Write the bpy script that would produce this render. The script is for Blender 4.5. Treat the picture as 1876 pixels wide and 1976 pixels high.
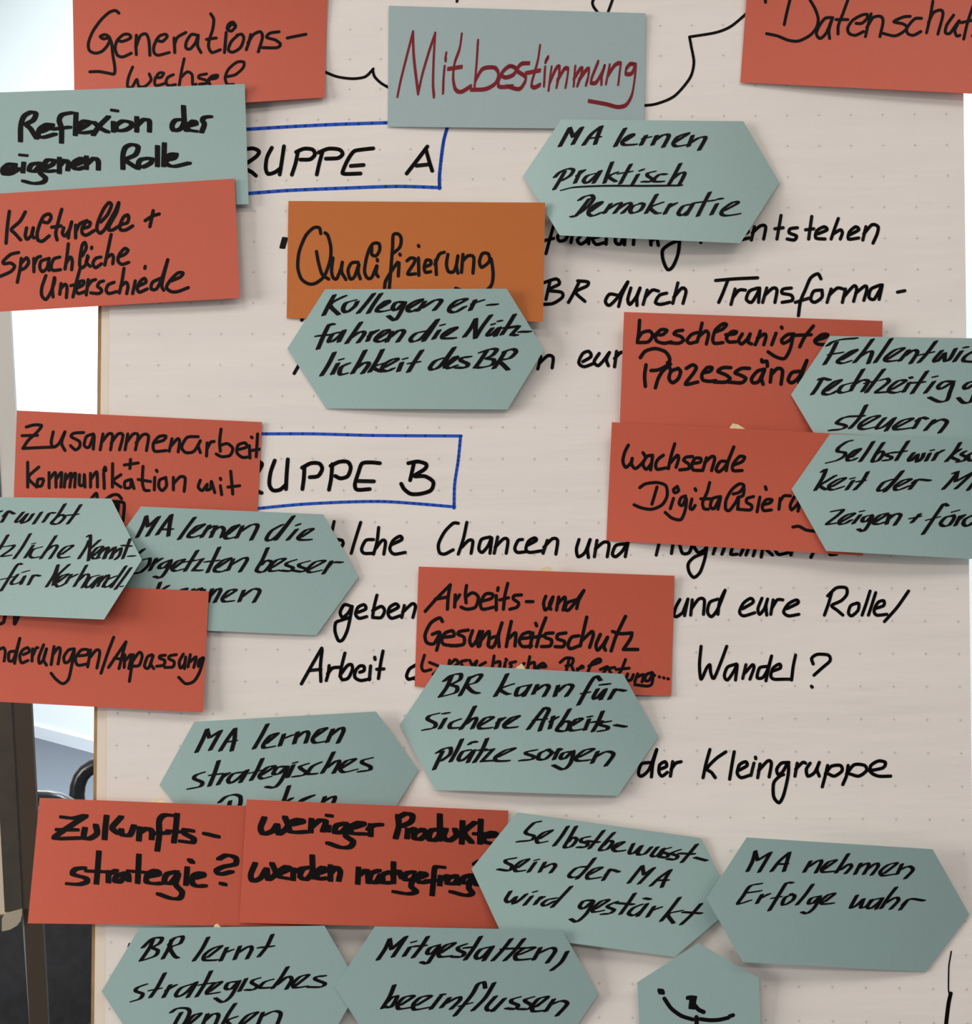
import bpy, bmesh, math, random
import numpy as np
from mathutils import Vector, Matrix

for _o in list(bpy.data.objects):
    bpy.data.objects.remove(_o, do_unlink=True)
SC = bpy.context.scene
COL = SC.collection
random.seed(7)

# ------------------------------------------------------------------ camera
FPX = 2467.0                       # focal length in pixels of the 1876 x 1976 frame
CX, CY = 938.0, 988.0
CAM = Vector((0.0, 0.0, 1.40))
cam_d = bpy.data.cameras.new('camera')
cam = bpy.data.objects.new('camera', cam_d)
COL.objects.link(cam)
cam.location = CAM
cam.rotation_euler = (math.pi / 2, 0, 0)
cam_d.sensor_fit = 'HORIZONTAL'
cam_d.sensor_width = 36.0
cam_d.lens = 36.0 * FPX / 1876.0
cam_d.clip_start = 0.02
cam_d.clip_end = 60
SC.camera = cam

# ------------------------------------------------------------------ view, world, lights
SC.view_settings.view_transform = 'Standard'
SC.view_settings.look = 'None'
SC.view_settings.exposure = 0.0
SC.view_settings.gamma = 1.0
SC.view_settings.use_curve_mapping = False
W = bpy.data.worlds.new('room_air')
SC.world = W
W.use_nodes = True
W.node_tree.nodes['Background'].inputs[0].default_value = (1.0, 0.96, 0.92, 1)
W.node_tree.nodes['Background'].inputs[1].default_value = 0.17


def area(name, loc, target, sx, sy, watts, col):
    d = bpy.data.lights.new(name, 'AREA')
    d.shape = 'RECTANGLE'
    d.size, d.size_y = sx, sy
    d.energy = watts
    d.color = col
    o = bpy.data.objects.new(name, d)
    COL.objects.link(o)
    o.location = loc
    o.rotation_euler = (Vector(target) - Vector(loc)).to_track_quat('-Z', 'Y').to_euler()
    return o


WARM = (1.0, 0.905, 0.82)
DAY = (0.86, 0.95, 1.0)
# ceiling panels in front of the board
area('unseen_overhead_light', (-1.1, -0.25, 2.86), (-1.1, -0.25, 0), 1.2, 0.6, 13, WARM)
area('unseen_overhead_light', (0.9, -0.25, 2.86), (0.9, -0.25, 0), 1.2, 0.6, 11, WARM)
area('unseen_overhead_light', (-1.1, -2.2, 2.86), (-1.1, -2.2, 0), 1.2, 0.6, 25, WARM)
area('unseen_overhead_light', (0.9, -2.2, 2.86), (0.9, -2.2, 0), 1.2, 0.6, 25, WARM)
# key light from the left of the camera, its source unseen
area('unseen_side_light', (-4.6, -0.4, 1.8), (0.0, 1.0, 1.3), 1.8, 1.8, 182, (1.0, 0.93, 0.86))
# unseen lights added to brighten the back wall and the far floor
area('unseen_side_light', (-5.0, 4.6, 2.0), (-2.4, 7.6, 1.6), 3.0, 3.2, 3, DAY)
area('unseen_overhead_light', (-1.5, 4.9, 3.5), (-2.3, 7.0, 0.2), 1.6, 0.8, 315, DAY)
area('unseen_overhead_light', (0.8, 3.2, 4.7), (1.2, 3.8, 0.9), 1.2, 0.6, 150, DAY)


# ------------------------------------------------------------------ pixel of the photograph -> point in the room
PA, PB = 1.5e-5, 3.2e-5            # the board leans back and is turned a little: nearer at the bottom and right
DIST = 1.0
_m = Vector((PA * FPX, 1.0, -PB * FPX))
PN = -(_m.normalized())            # board normal, towards the camera
PD = DIST / _m.length


def ray(px, py):
    return Vector(((px - CX) / FPX, 1.0, -(py - CY) / FPX))


def at(px, py, z=0.0):
    """point on the board plane lifted by z metres along the board normal"""
    r = ray(px, py)
    return CAM + r * ((PD - z) / (-(PN.dot(r))))


def deep(px, py, d):
    return CAM + ray(px, py) * d


# ------------------------------------------------------------------ materials
def srgb(r, g, b):
    f = lambda c: (c / 255 / 12.92) if c / 255 <= 0.04045 else ((c / 255 + 0.055) / 1.055) ** 2.4
    return (f(r), f(g), f(b), 1.0)


def material(name, col, rough=0.6, spec=0.3, metal=0.0, mottle=0.0, mscale=300, bump=0.0, bscale=300, stretch=None, bdist=0.001):
    m = bpy.data.materials.new(name)
    m.use_nodes = True
    nt = m.node_tree
    b = nt.nodes['Principled BSDF']
    b.inputs['Base Color'].default_value = col
    b.inputs['Roughness'].default_value = rough
    b.inputs['Specular IOR Level'].default_value = spec
    b.inputs['Metallic'].default_value = metal
    tc = nt.nodes.new('ShaderNodeTexCoord')
    if mottle:
        n = nt.nodes.new('ShaderNodeTexNoise')
        n.inputs['Scale'].default_value = mscale
        n.inputs['Detail'].default_value = 3
        nt.links.new(tc.outputs['Object'], n.inputs['Vector'])
        r = nt.nodes.new('ShaderNodeValToRGB')
        r.color_ramp.elements[0].position = 0.3
        r.color_ramp.elements[1].position = 0.7
        r.color_ramp.elements[0].color = (col[0] * (1 - mottle), col[1] * (1 - mottle), col[2] * (1 - mottle), 1)
        r.color_ramp.elements[1].color = (min(1, col[0] * (1 + mottle)), min(1, col[1] * (1 + mottle)), min(1, col[2] * (1 + mottle)), 1)
        nt.links.new(n.outputs['Fac'], r.inputs['Fac'])
        nt.links.new(r.outputs['Color'], b.inputs['Base Color'])
    if bump:
        mp = nt.nodes.new('ShaderNodeMapping')
        if stretch:
            mp.inputs['Scale'].default_value = stretch
        nt.links.new(tc.outputs['Object'], mp.inputs['Vector'])
        n = nt.nodes.new('ShaderNodeTexNoise')
        n.inputs['Scale'].default_value = bscale
        n.inputs['Detail'].default_value = 4
        nt.links.new(mp.outputs['Vector'], n.inputs['Vector'])
        bp = nt.nodes.new('ShaderNodeBump')
        bp.inputs['Strength'].default_value = bump
        bp.inputs['Distance'].default_value = bdist
        nt.links.new(n.outputs['Fac'], bp.inputs['Height'])
        nt.links.new(bp.outputs['Normal'], b.inputs['Normal'])
    return m


M = {}
M['red'] = material('red_card_stock', (0.545, 0.105, 0.062, 1), 0.48, 0.36, mottle=0.035, mscale=900, bump=0.12, bscale=60)
M['teal'] = material('teal_card_stock', (0.322, 0.464, 0.458, 1), 0.48, 0.36, mottle=0.03, mscale=900, bump=0.12, bscale=60)
M['grey_teal'] = material('greyish_blue_card_stock', (0.33, 0.435, 0.455, 1), 0.5, 0.32, mottle=0.03, mscale=900, bump=0.12, bscale=60)
M['orange'] = material('orange_card_stock', (0.48, 0.132, 0.02, 1), 0.48, 0.36, mottle=0.03, mscale=900, bump=0.12, bscale=60)
M['ink'] = material('black_marker_ink', (0.0045, 0.0035, 0.0040, 1), 0.6, 0.12)
M['red_ink'] = material('dark_red_marker_ink', (0.20, 0.016, 0.024, 1), 0.6, 0.15)
M['blue_ink'] = material('blue_marker_ink', (0.018, 0.090, 0.53, 1), 0.6, 0.12)
M['paper'] = material('flipchart_paper', (0.79, 0.752, 0.722, 1), 0.6, 0.25, mottle=0.012, mscale=14, bump=0.55, bscale=9, stretch=(0.35, 1, 2.2), bdist=0.006)
M['under_paper'] = material('older_flipchart_paper', (0.78, 0.70, 0.61, 1), 0.65, 0.2, mottle=0.02, mscale=20, bump=0.2, bscale=10)
M['print'] = material('grey_grid_print', (0.60, 0.57, 0.55, 1), 0.7, 0.1)
M['tape'] = material('pale_masking_tape', (0.80, 0.66, 0.42, 1), 0.6, 0.2, mottle=0.08, mscale=250, bump=0.3, bscale=200)
M['edge'] = material('brown_wood_edging', (0.36, 0.22, 0.10, 1), 0.45, 0.4, mottle=0.25, mscale=40)
M['board'] = material('pinboard_face', (0.45, 0.33, 0.2, 1), 0.9, 0.1, mottle=0.2, mscale=200, bump=0.3, bscale=300)
M['wall'] = material('white_wall_paint', (0.83, 0.87, 0.885, 1), 0.8, 0.2, bump=0.1, bscale=120)
M['wall_side'] = material('offwhite_wall_paint', (0.78, 0.77, 0.74, 1), 0.8, 0.2, bump=0.1, bscale=120)
M['base'] = material('pale_grey_baseboard', (0.68, 0.72, 0.78, 1), 0.5, 0.3)
M['carpet'] = material('grey_carpet', (0.115, 0.125, 0.145, 1), 0.95, 0.05, mottle=0.25, mscale=220, bump=0.4, bscale=400)
M['ceil'] = material('ceiling_paint', (0.8, 0.8, 0.78, 1), 0.9, 0.1)
M['alu'] = material('bronze_anodised_profile', (0.10, 0.088, 0.072, 1), 0.4, 0.5, metal=0.6, mottle=0.1, mscale=50)
M['cap'] = material('champagne_corner_cap', (0.40, 0.36, 0.28, 1), 0.45, 0.4, mottle=0.04, mscale=500)
M['enamel'] = material('whiteboard_enamel', (0.62, 0.56, 0.44, 1), 0.3, 0.5)
M['post'] = material('dark_brown_post_paint', (0.055, 0.040, 0.029, 1), 0.6, 0.3)
M['post_glare'] = material('post_window_glare', (0.62, 0.62, 0.60, 1), 0.5, 0.3)  # window glare on the brown post, put into the base colour
M['rod'] = material('silver_rod', (0.42, 0.43, 0.46, 1), 0.35, 0.5, metal=0.6)
M['plastic'] = material('black_armrest_plastic', (0.018, 0.018, 0.020, 1), 0.28, 0.5)
M['fabric'] = material('charcoal_seat_fabric', (0.050, 0.053, 0.060, 1), 0.95, 0.1, mottle=0.12, mscale=60, bump=0.4, bscale=500)


# ------------------------------------------------------------------ builders
def mesh_obj(name, verts, faces, mat, parent=None, origin=None, smooth=False):
    """verts in world coordinates; origin becomes the object's location"""
    off = parent['_loc'] if parent is not None and '_loc' in parent else None
    base = Vector(origin) if origin is not None else Vector((0, 0, 0))
    if parent is not None:
        base = Vector(off) if off is not None else parent.location.copy()
    me = bpy.data.meshes.new(name)
    me.from_pydata([tuple(Vector(v) - base) for v in verts], [], faces)
    me.materials.append(mat)
    if smooth:
        me.shade_smooth()
    me.update()
    o = bpy.data.objects.new(name, me)
    COL.objects.link(o)
    if parent is not None:
        o.parent = parent
    else:
        o.location = base
    return o


def tag(o, label=None, cat=None, group=None, kind=None):
    if label: o['label'] = label
    if cat: o['category'] = cat
    if group: o['group'] = group
    if kind: o['kind'] = kind
    return o


def empty(name, loc, rz=0.0):
    o = bpy.data.objects.new(name, None)
    COL.objects.link(o)
    o.location = loc
    o.rotation_euler = (0, 0, rz)
    o.empty_display_size = 0.05
    return o


def local_mesh(name, bm, mat, parent, smooth=False):
    me = bpy.data.meshes.new(name)
    bm.to_mesh(me)
    bm.free()
    me.materials.append(mat)
    if smooth:
        me.shade_smooth()
    o = bpy.data.objects.new(name, me)
    COL.objects.link(o)
    o.parent = parent
    return o


def box8(p):
    """faces of a hexahedron: p[0..3] front loop, p[4..7] back loop"""
    return [(0, 1, 2, 3), (7, 6, 5, 4), (0, 4, 5, 1), (1, 5, 6, 2), (2, 6, 7, 3), (3, 7, 4, 0)]


def add_box(bm, c, s, rot=None, bevel=0.0, seg=3):
    r = bmesh.ops.create_cube(bm, size=1.0)
    vs = r['verts']
    bmesh.ops.scale(bm, vec=s, verts=vs)
    if bevel:
        es = list({e for v in vs for e in v.link_edges})
        g = bmesh.ops.bevel(bm, geom=es, offset=bevel, segments=seg, profile=0.5, affect='EDGES')
        vs = list({v for f in g['faces'] for v in f.verts} | {v for v in vs if v.is_valid})
    if rot is not None:
        bmesh.ops.rotate(bm, cent=(0, 0, 0), matrix=rot, verts=vs)
    bmesh.ops.translate(bm, vec=c, verts=vs)


def add_tube(bm, pts, rad, n=14, closed=False, flat=1.0):
    pts = [Vector(p) for p in pts]
    N = len(pts)
    rings = []
    up = None
    for i, p in enumerate(pts):
        a = pts[i - 1] if (i > 0 or closed) else p
        b = pts[(i + 1) % N] if (i < N - 1 or closed) else p
        t = (b - a).normalized()
        if up is None:
            up = Vector((0, 0, 1)) if abs(t.z) < 0.9 else Vector((1, 0, 0))
        s = t.cross(up).normalized()
        up = s.cross(t).normalized()
        rr = rad[i] if isinstance(rad, (list, tuple)) else rad
        rings.append([bm.verts.new(p + (s * math.cos(2 * math.pi * k / n) * flat + up * math.sin(2 * math.pi * k / n)) * rr) for k in range(n)])
    for i in range(N if closed else N - 1):
        A, B = rings[i], rings[(i + 1) % N]
        for k in range(n):
            bm.faces.new((A[k], A[(k + 1) % n], B[(k + 1) % n], B[k]))
    if not closed:
        bm.faces.new(rings[0][::-1])
        bm.faces.new(rings[-1])


# ------------------------------------------------------------------ the room
def quad_slab(name, a, b, z0, z1, thick, mat, kind='structure'):
    """vertical wall slab from a to b (xy), thickness away from the camera side"""
    a, b = Vector((a[0], a[1], 0)), Vector((b[0], b[1], 0))
    d = (b - a).normalized()
    n = Vector((-d.y, d.x, 0)) * thick
    vs = [a + Vector((0, 0, z0)), b + Vector((0, 0, z0)), b + Vector((0, 0, z1)), a + Vector((0, 0, z1))]
    vs = vs + [v + n for v in vs]
    o = mesh_obj(name, vs, box8(vs), mat, origin=a)
    o['kind'] = kind
    return o


CORN = Vector((-3.23, 8.39, 0))
WDIR = Vector((0.7071, -0.7071, 0))
LDIR = Vector((-0.7071, -0.7071, 0))
wend = CORN + WDIR * 9.0
lend = CORN + LDIR * 5.0
quad_slab('wall_back', CORN, wend, 0, 4.8, 0.12, M['wall'])
quad_slab('wall_left', lend, CORN, 0, 4.8, 0.12, M['wall_side'])
fl = [(-8, -4, 0), (7, -4, 0), (7, 9, 0), (-8, 9, 0)]
fl = [Vector(v) for v in fl] + [Vector(v) - Vector((0, 0, 0.1)) for v in fl]
mesh_obj('floor', fl, box8(fl), M['carpet'])['kind'] = 'structure'
ce = [(-8, 9, 4.8), (7, 9, 4.8), (7, -4, 4.8), (-8, -4, 4.8)]
ce = [Vector(v) for v in ce] + [Vector(v) + Vector((0, 0, 0.1)) for v in ce]
mesh_obj('ceiling', ce, box8(ce), M['ceil'])['kind'] = 'structure'
nin = Vector((-0.7071, -0.7071, 0)) * 0.015
quad_slab('baseboard_back', CORN + nin, wend + nin, 0, 0.072, 0.0149, M['base'])
nl = Vector((0.7071, -0.7071, 0)) * 0.015
quad_slab('baseboard_left', lend + nl, CORN + nl, 0, 0.072, 0.0149, M['base'])
# handwriting: name -> list of lines (origin x, origin y, width of the traced window, pen width, pen profile, strokes)
INK = {}
INK['generations'] = [
(140,0,500,23,'R',"""335,95 310,76 265,90 205,145 148,225 115,310 122,365 165,385 215,370 255,325 270,275 235,250 200,265 225,282 262,275 282,310 292,400 306,490 300,535 250,528 190,518 125,520;
325,290 360,300 420,275 410,250 370,250 325,290 308,345 325,400 365,412 425,385;462,255 458,330 462,395;462,330 490,260 530,245 552,290 560,400;605,290 650,300 685,265 670,248 625,265 590,330 590,380 620,400 700,380;
735,275 740,380;738,320 760,270 820,235;905,255 860,250 825,300 820,345 850,355 890,310 910,255 905,330 930,380;1000,100 1022,140 1015,210 990,290 985,340 1010,380 1070,360;970,285 1040,275;1112,235 1100,380;
1180,195 1150,225 1120,210 1130,175 1160,160 1180,185 1150,175 1130,200;1200,252 1150,300 1128,360 1160,378 1215,345 1240,280 1225,248 1190,255;1290,250 1275,310 1258,360;1270,310 1310,250 1360,230 1375,270 1345,375;1495,230 1430,240 1405,270 1470,290 1505,320 1480,345 1375,345;1555,275 1690,248"""),
(140,0,500,22,'R',"""435,485 405,560 398,625 430,632 465,575 480,625 525,625 568,580 555,535;600,560 640,560 660,530 625,530 595,580 605,620 680,600;730,540 690,560 675,600 700,620 745,612;808,425 790,510 772,620;785,560 830,520 865,540 870,610 895,610;
970,535 920,545 915,565 965,580 980,600 920,610;985,575 1040,565 1050,545 1010,550 985,580 1000,625;1115,555 1180,540 1235,490 1240,450 1190,450 1130,500 1105,560 1120,610 1165,610""")]
INK['reflexion'] = [
(0,160,500,38,'B',"""148,420 150,310 175,240 230,210 260,225 240,270 190,300 220,330 265,400;275,360 330,340 380,305 340,300 290,330 275,380 310,395 400,370;445,430 445,330 428,270 450,230 520,215;550,220 545,375;380,335 505,320;560,345 620,310 650,285 610,275 575,300 560,350 600,362 690,350;
785,245 720,310 675,375;680,285 730,330 780,355;820,285 822,350;815,197 845,203;945,285 890,275 840,310 850,345 910,340 955,310 945,285;990,250 990,350;990,310 1040,265 1080,275 1082,350;1330,265 1270,270 1245,310 1260,345 1310,330 1335,280;1328,170 1335,280 1350,345;1370,310 1420,295 1400,275 1360,310 1365,340 1420,350;1525,243 1480,250 1465,270 1480,300 1460,355"""),
(0,160,500,38,'B',"""25,640 90,615 110,590 60,590 20,625 30,660 80,655 140,620;172,580 165,645;150,522 188,525;290,580 230,590 210,630 250,640 290,600 290,650 330,690 310,720 240,728 170,710;320,620 380,590 390,560 340,560 320,600 330,640 400,635;430,545 430,650;430,600 470,560 495,580 490,630;
530,600 600,570 590,545 540,570 525,605 560,625 610,610;625,535 625,620;625,590 680,545 710,565 712,625;890,620 890,520 910,465 960,445 1000,465 980,520 910,555 950,590 1000,620;1080,545 1020,555 1000,590 1030,610 1090,580 1100,550 1070,545;1140,460 1140,600;1190,440 1185,600;1200,560 1260,545 1275,515 1230,520 1200,560 1210,590 1260,605 1370,580""")]
INK['kulturelle'] = [
(0,340,480,27,'R',"""70,265c 55,380 45,505c;190,270 150,340 85,400 110,430 155,480;200,390 190,450 205,475 240,440 250,390 240,440 255,465;310,340 360,350 385,310 370,285 330,300 300,360 280,430 285,480 320,490 370,450;465,250 440,340 420,430 430,480;390,385 460,375;480,390 470,430 490,450 525,400 540,345 520,420 515,465;570,370 570,465;575,410 600,360 655,335;
620,395 670,380 680,350 650,345 620,390 620,430 650,445 710,410;760,345 810,290 840,220 820,200 780,250 740,340 730,400 755,430 790,400 830,330 870,260 895,200 880,270 825,370 820,405 850,405 890,380;905,365 960,350 970,310 960,292 930,310 905,370 910,405 950,405 1000,375;1155,260 1145,310 1130,380;1095,335 1150,300 1200,285"""),
(0,340,480,26,'R',"""140,575 80,590 25,640 30,660 80,655 110,680 80,720 0,755;160,620 150,700 130,800;155,660 200,615 215,650 190,690 150,710;255,620 255,720;255,670 280,615 305,605;370,620 310,640 300,690 320,720 355,690 370,620 360,680 370,710;450,610 405,625 385,680 400,710 455,705;515,510 505,600 490,700;495,660 530,610 545,640 540,705;
620,600 650,540 640,500 620,520 605,600 600,670 620,690 650,660 660,600;665,610 650,650 680,680;690,545 692,535;760,610 720,620 700,660 720,690 765,660;838,440 815,550 790,670;800,620 840,590 855,610 850,660;890,610 940,590 965,560 940,545 900,590 890,640 920,665 970,650"""),
(0,340,480,26,'R',"""345,750 315,840 315,900 345,930 380,880 410,800 410,765 395,850 400,910;460,810 450,890;455,850 490,815 505,840 500,915;605,690 575,800 550,910;535,825 600,810;565,850 625,820 630,790 590,800 570,850 590,885 640,870;665,780 650,895;660,830 690,790 720,780;780,790 750,800 735,830 760,850 765,870 740,885 685,880;860,800 815,820 800,860 820,885 880,870;
935,695 920,790 900,880;910,830 950,800 965,830 955,885;1020,790 1000,885;1092,695 1095,680;1040,830 1100,800 1090,770 1060,790 1035,840 1050,875 1110,850;1210,770 1150,800 1140,850 1180,850 1220,770 1265,630 1230,770 1220,830 1235,860;1290,790 1360,760 1380,730 1340,730 1280,790 1255,840 1290,870 1340,870 1420,840""")]
INK['mitbestimmung'] = [
(740,0,520,24,'V',"""98,668 120,560 160,400 205,225c 210,380 225,520 242,650c 270,520 320,350 360,235c 350,400 345,580 352,672;425,465 418,550 415,645;437,372 432,400 434,420;545,240 530,340 495,440 485,540 500,620 540,640 610,600;450,480 545,465;658,285 650,420 635,600;640,560 690,480 770,470 800,510 780,580 710,620 610,625;
815,520 850,540 905,520 925,480 880,460 830,500 800,570 810,605 900,600;1015,440 960,445 930,490 985,530 990,560 960,610 930,620 860,600;1090,320 1075,420 1045,530 1030,590 1050,610 1090,590;990,510 1090,490;1125,470 1118,595;1147,398 1138,412 1128,432;1170,470 1160,540 1150,625;1155,580 1200,480 1225,465 1220,540 1205,605;1210,560 1260,480 1285,480 1280,540 1268,605;
1335,465 1325,595;1325,550 1370,480 1385,480 1375,530 1350,595;1360,560 1410,490 1430,480 1425,540 1410,590;1495,430 1455,530 1445,575 1480,575 1520,510 1540,460 1520,530 1518,585;1575,455 1550,580;1560,530 1610,455 1650,440 1645,500 1635,585;1755,450 1720,445 1690,480 1690,515 1730,510 1755,450 1750,540 1730,660 1690,730 1630,745 1550,725 1430,703""")]
INK['datenschutz'] = [
(1420,0,456,25,'R',"""235,0 236,18;430,0 405,100 385,195;590,0 630,70 655,150 640,220 590,280 500,325 420,320 330,285 245,267;770,140 710,145 660,210 640,270 670,305 720,260 765,150 740,240 745,305;890,0 850,110 815,200 812,270;795,155 890,155;955,185 1000,185 1040,150 1045,115 1000,120 930,160 890,220 900,265 950,280 1015,250;
1075,110 1050,200 1030,290;1040,220 1090,140 1150,130 1170,170 1145,290;1385,130 1330,135 1255,172 1330,190 1360,220 1320,260 1260,285 1170,265;1475,145 1420,150 1360,220 1365,265 1410,280 1470,250;1565,10 1545,130 1515,260;1530,180 1570,100 1630,80 1645,120 1605,270;1730,120 1675,200 1665,260 1700,265 1740,210 1775,165 1740,240 1755,285 1780,280;
1890,30 1840,180 1810,310;1790,180 1900,155;1990,170 1880,285 1990,290""")]
INK['praktisch'] = [
(1000,220,520,34,'C',"""290,225 325,160 360,95c 382,160c 445,93c 380,210;455,215 510,140 580,85c 555,150 535,210;490,170 570,160;745,100 710,160 675,225;740,190 800,150 790,140 750,165 725,195 740,215 820,212;890,150 855,215;870,170 920,160;965,150 935,215;950,185 1010,145 1050,150 1010,230;1085,200 1180,140 1170,135 1110,160 1080,205 1100,225 1170,215;1215,150 1185,225;1200,200 1260,165 1305,165 1260,250"""),
(1000,220,520,32,'C',"""325,400 290,460 250,525;255,440 290,405 350,380 385,390 360,430 300,465;435,395 395,480;410,430 460,390;530,415 480,430 455,465 480,480 530,440 575,395 525,480;655,335 625,410 600,480;690,405 630,435 680,470;785,350 740,430 710,485;700,415 790,400;835,420 795,490;850,395 870,385;950,400 905,410 900,430 930,450 925,470 865,470;1030,420 985,420 950,450 950,470 1010,470;1130,345 1085,430 1050,490;1070,455 1130,410 1160,415 1120,495;305,530 390,510 600,500 900,500 1135,497"""),
(1000,220,520,33,'C',"""495,590 450,650 400,710 370,712;425,600 460,575 510,565 525,590 490,640 420,695;500,680 580,620 560,615 500,660 490,695 520,710 580,685;645,625 600,690;620,665 700,620 715,630 670,690;690,665 760,620 785,630 725,690;850,625 800,640 780,675 800,690 850,670 875,630 850,620;965,560 925,630 890,690;1005,615 920,650 960,690 985,690;1060,625 1020,695;1040,655 1100,620;
1200,630 1150,640 1115,690 1140,705 1190,670 1220,620 1170,705;1335,545 1290,630 1250,710;1220,620 1370,600;1385,625 1345,700;1395,590 1420,590;1430,675 1530,620 1500,612 1430,660 1415,695 1450,708 1540,695""")]
INK['qualifizierung'] = [
(540,380,520,24,'R',"""285,255 275,215 235,215 180,270 135,380 125,490 150,570 200,605 250,600 310,550 350,440 355,350 335,270 315,250;255,380 270,460 295,540 340,572;370,425 360,510 370,560 395,570 425,500 435,455 430,520 460,575;545,455 500,460 475,510 490,570 520,555 550,470 545,520 560,570;640,350 640,400 670,410 695,370 690,325 650,325 620,370 600,440 590,520 610,565 640,560 675,480 670,530 685,555;678,435 680,445;
780,400 835,350 845,290 825,258 790,265 785,350 775,480 760,660;728,660 735,590 775,520 820,455;830,460 825,550;835,398 838,405;965,338 968,345;885,445 910,425 940,430 935,460 890,535 945,535;965,425 968,545;1015,485 1050,470 1050,445 1020,440 1005,490 1015,525 1050,520;1085,440 1090,540;1080,470 1110,400 1145,385;1170,400 1160,470 1175,520 1210,520 1230,470 1240,410 1230,480 1240,530;
1275,400 1265,525;1270,450 1310,410 1350,420 1345,530;1465,440 1450,395 1410,395 1390,450 1405,490 1450,460 1470,430 1485,530 1475,610 1430,655 1350,680 1225,635""")]
INK['kollegen'] = [
(540,550,520,36,'C',"""380,70 340,140 305,210;455,75 350,135 410,205;525,105 460,125 440,170 465,190 520,150 540,115;655,60 600,130 545,195;705,60 655,130 615,195;690,165 760,120 740,110 690,150 675,180 710,185 760,175;860,120 810,120 785,160 810,175 870,120 835,200 800,245 755,215;895,165 990,105 960,105 900,140 890,175 920,185 960,165;1010,115 960,180;990,160 1080,105 1125,110 1075,175;
1190,160 1300,100 1240,105 1190,145 1180,180 1220,190 1290,150;1360,105 1325,175;1340,130 1415,105;1450,138 1510,135"""),
(540,550,520,36,'C',"""375,275 345,275 310,340 265,445;255,355 360,345;415,330 370,340 340,390 360,395 410,360 450,315 410,395;565,260 510,340 465,405;490,370 560,325 590,335 545,400;640,325 610,390;620,355 680,315;680,375 760,320 730,315 680,355 665,385 700,395 750,370;780,325 745,395;765,365 830,315 865,325 820,395;1020,320 950,335 910,375 925,395 980,375 1040,310 1100,240 1050,320 1000,390;1110,315 1070,375;1125,280 1140,275;
1150,355 1230,300 1200,300 1140,340 1135,370 1220,370;1365,235 1330,300 1285,360;1365,235 1360,370;1360,370 1410,290 1470,210;1480,300 1445,345 1470,350 1530,295 1500,355;1480,275 1490,270;1525,250 1540,250;1635,205 1590,280 1545,345;1545,300 1650,285;1606,298 1664,288c 1612,346c 1650,350;1670,325 1740,325"""),
(540,550,520,37,'C',"""380,470 340,550 290,630;405,545 365,620;420,520 435,515;480,545 430,570 415,610 430,625 465,615;595,455 550,540 505,615;530,580 590,540 620,550 575,615;715,450 680,520 625,605;740,540 650,570 700,600 735,600;725,575 820,520 790,515 730,550 710,590 750,600 790,580;850,540 825,600;865,515 880,510;990,455 940,530 895,605;900,545 970,535;
1130,510 1080,530 1045,575 1065,590 1120,560 1215,435 1160,520 1150,575;1165,560 1230,510 1220,500 1160,560 1180,580 1230,560;1325,500 1270,505 1260,525 1310,550 1290,575 1230,575;1440,460 1400,520 1360,575;1395,470 1470,445 1510,450 1480,490 1440,510 1490,520 1480,555 1400,575 1360,570;1570,460 1540,510 1490,580;1560,465 1620,445 1645,465 1600,510 1530,525 1560,560 1590,590""")]
INK['beschleunigte'] = [
(1190,600,520,25,'R',"""160,65 155,140 145,215;150,190 180,150 230,140 250,170 220,215 145,220;265,165 320,165 350,135 310,130 270,170 280,210 330,225 380,215;460,135 420,140 400,160 450,180 465,205 430,225 360,220;560,150 520,165 490,205 510,225 555,215;595,85 580,150 560,215;570,180 620,140 640,160 625,230;690,145 740,125 765,95 740,90 690,130 670,190 680,225 740,220;760,165 820,160 835,145 800,145 765,185 780,215 830,215;
875,160 850,205 870,230 910,195 930,160 915,215 940,230;1000,140 985,190 965,235;980,190 1030,160 1040,180 1025,235;1110,155 1080,235;1148,112 1152,120;1235,160 1190,165 1150,200 1160,225 1210,200 1230,160 1210,260 1170,330 1110,320 1055,285;1370,105 1310,180 1275,250;1240,170 1355,165;1385,205 1450,185 1470,165 1430,165 1380,205 1400,230 1460,235"""),
(1190,600,520,26,'R',"""205,375 195,450 200,525;165,325 200,280 270,262 340,285 370,335 350,380 290,410 240,415;375,370 320,420 290,470 270,535;355,360 375,410;430,400 380,420 365,470 390,500 430,470 445,420 425,400;485,400 530,375 555,395 530,440 480,510 565,495;605,430 650,420 665,395 630,395 595,440 600,480 650,490 690,485;795,395 740,395 705,420 760,445 790,470 760,495 680,495;925,400 870,400 825,430 870,450 900,470 870,500 780,495;
1030,405 980,420 940,470 950,500 990,490 1030,410 1010,470 1020,510;1010,340 1015,355 1045,350 1050,385;1080,410 1070,495;1080,440 1120,400 1155,415 1145,510;1270,420 1220,430 1195,480 1220,500 1270,460 1325,345 1290,440 1270,500 1300,510""")]
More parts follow.
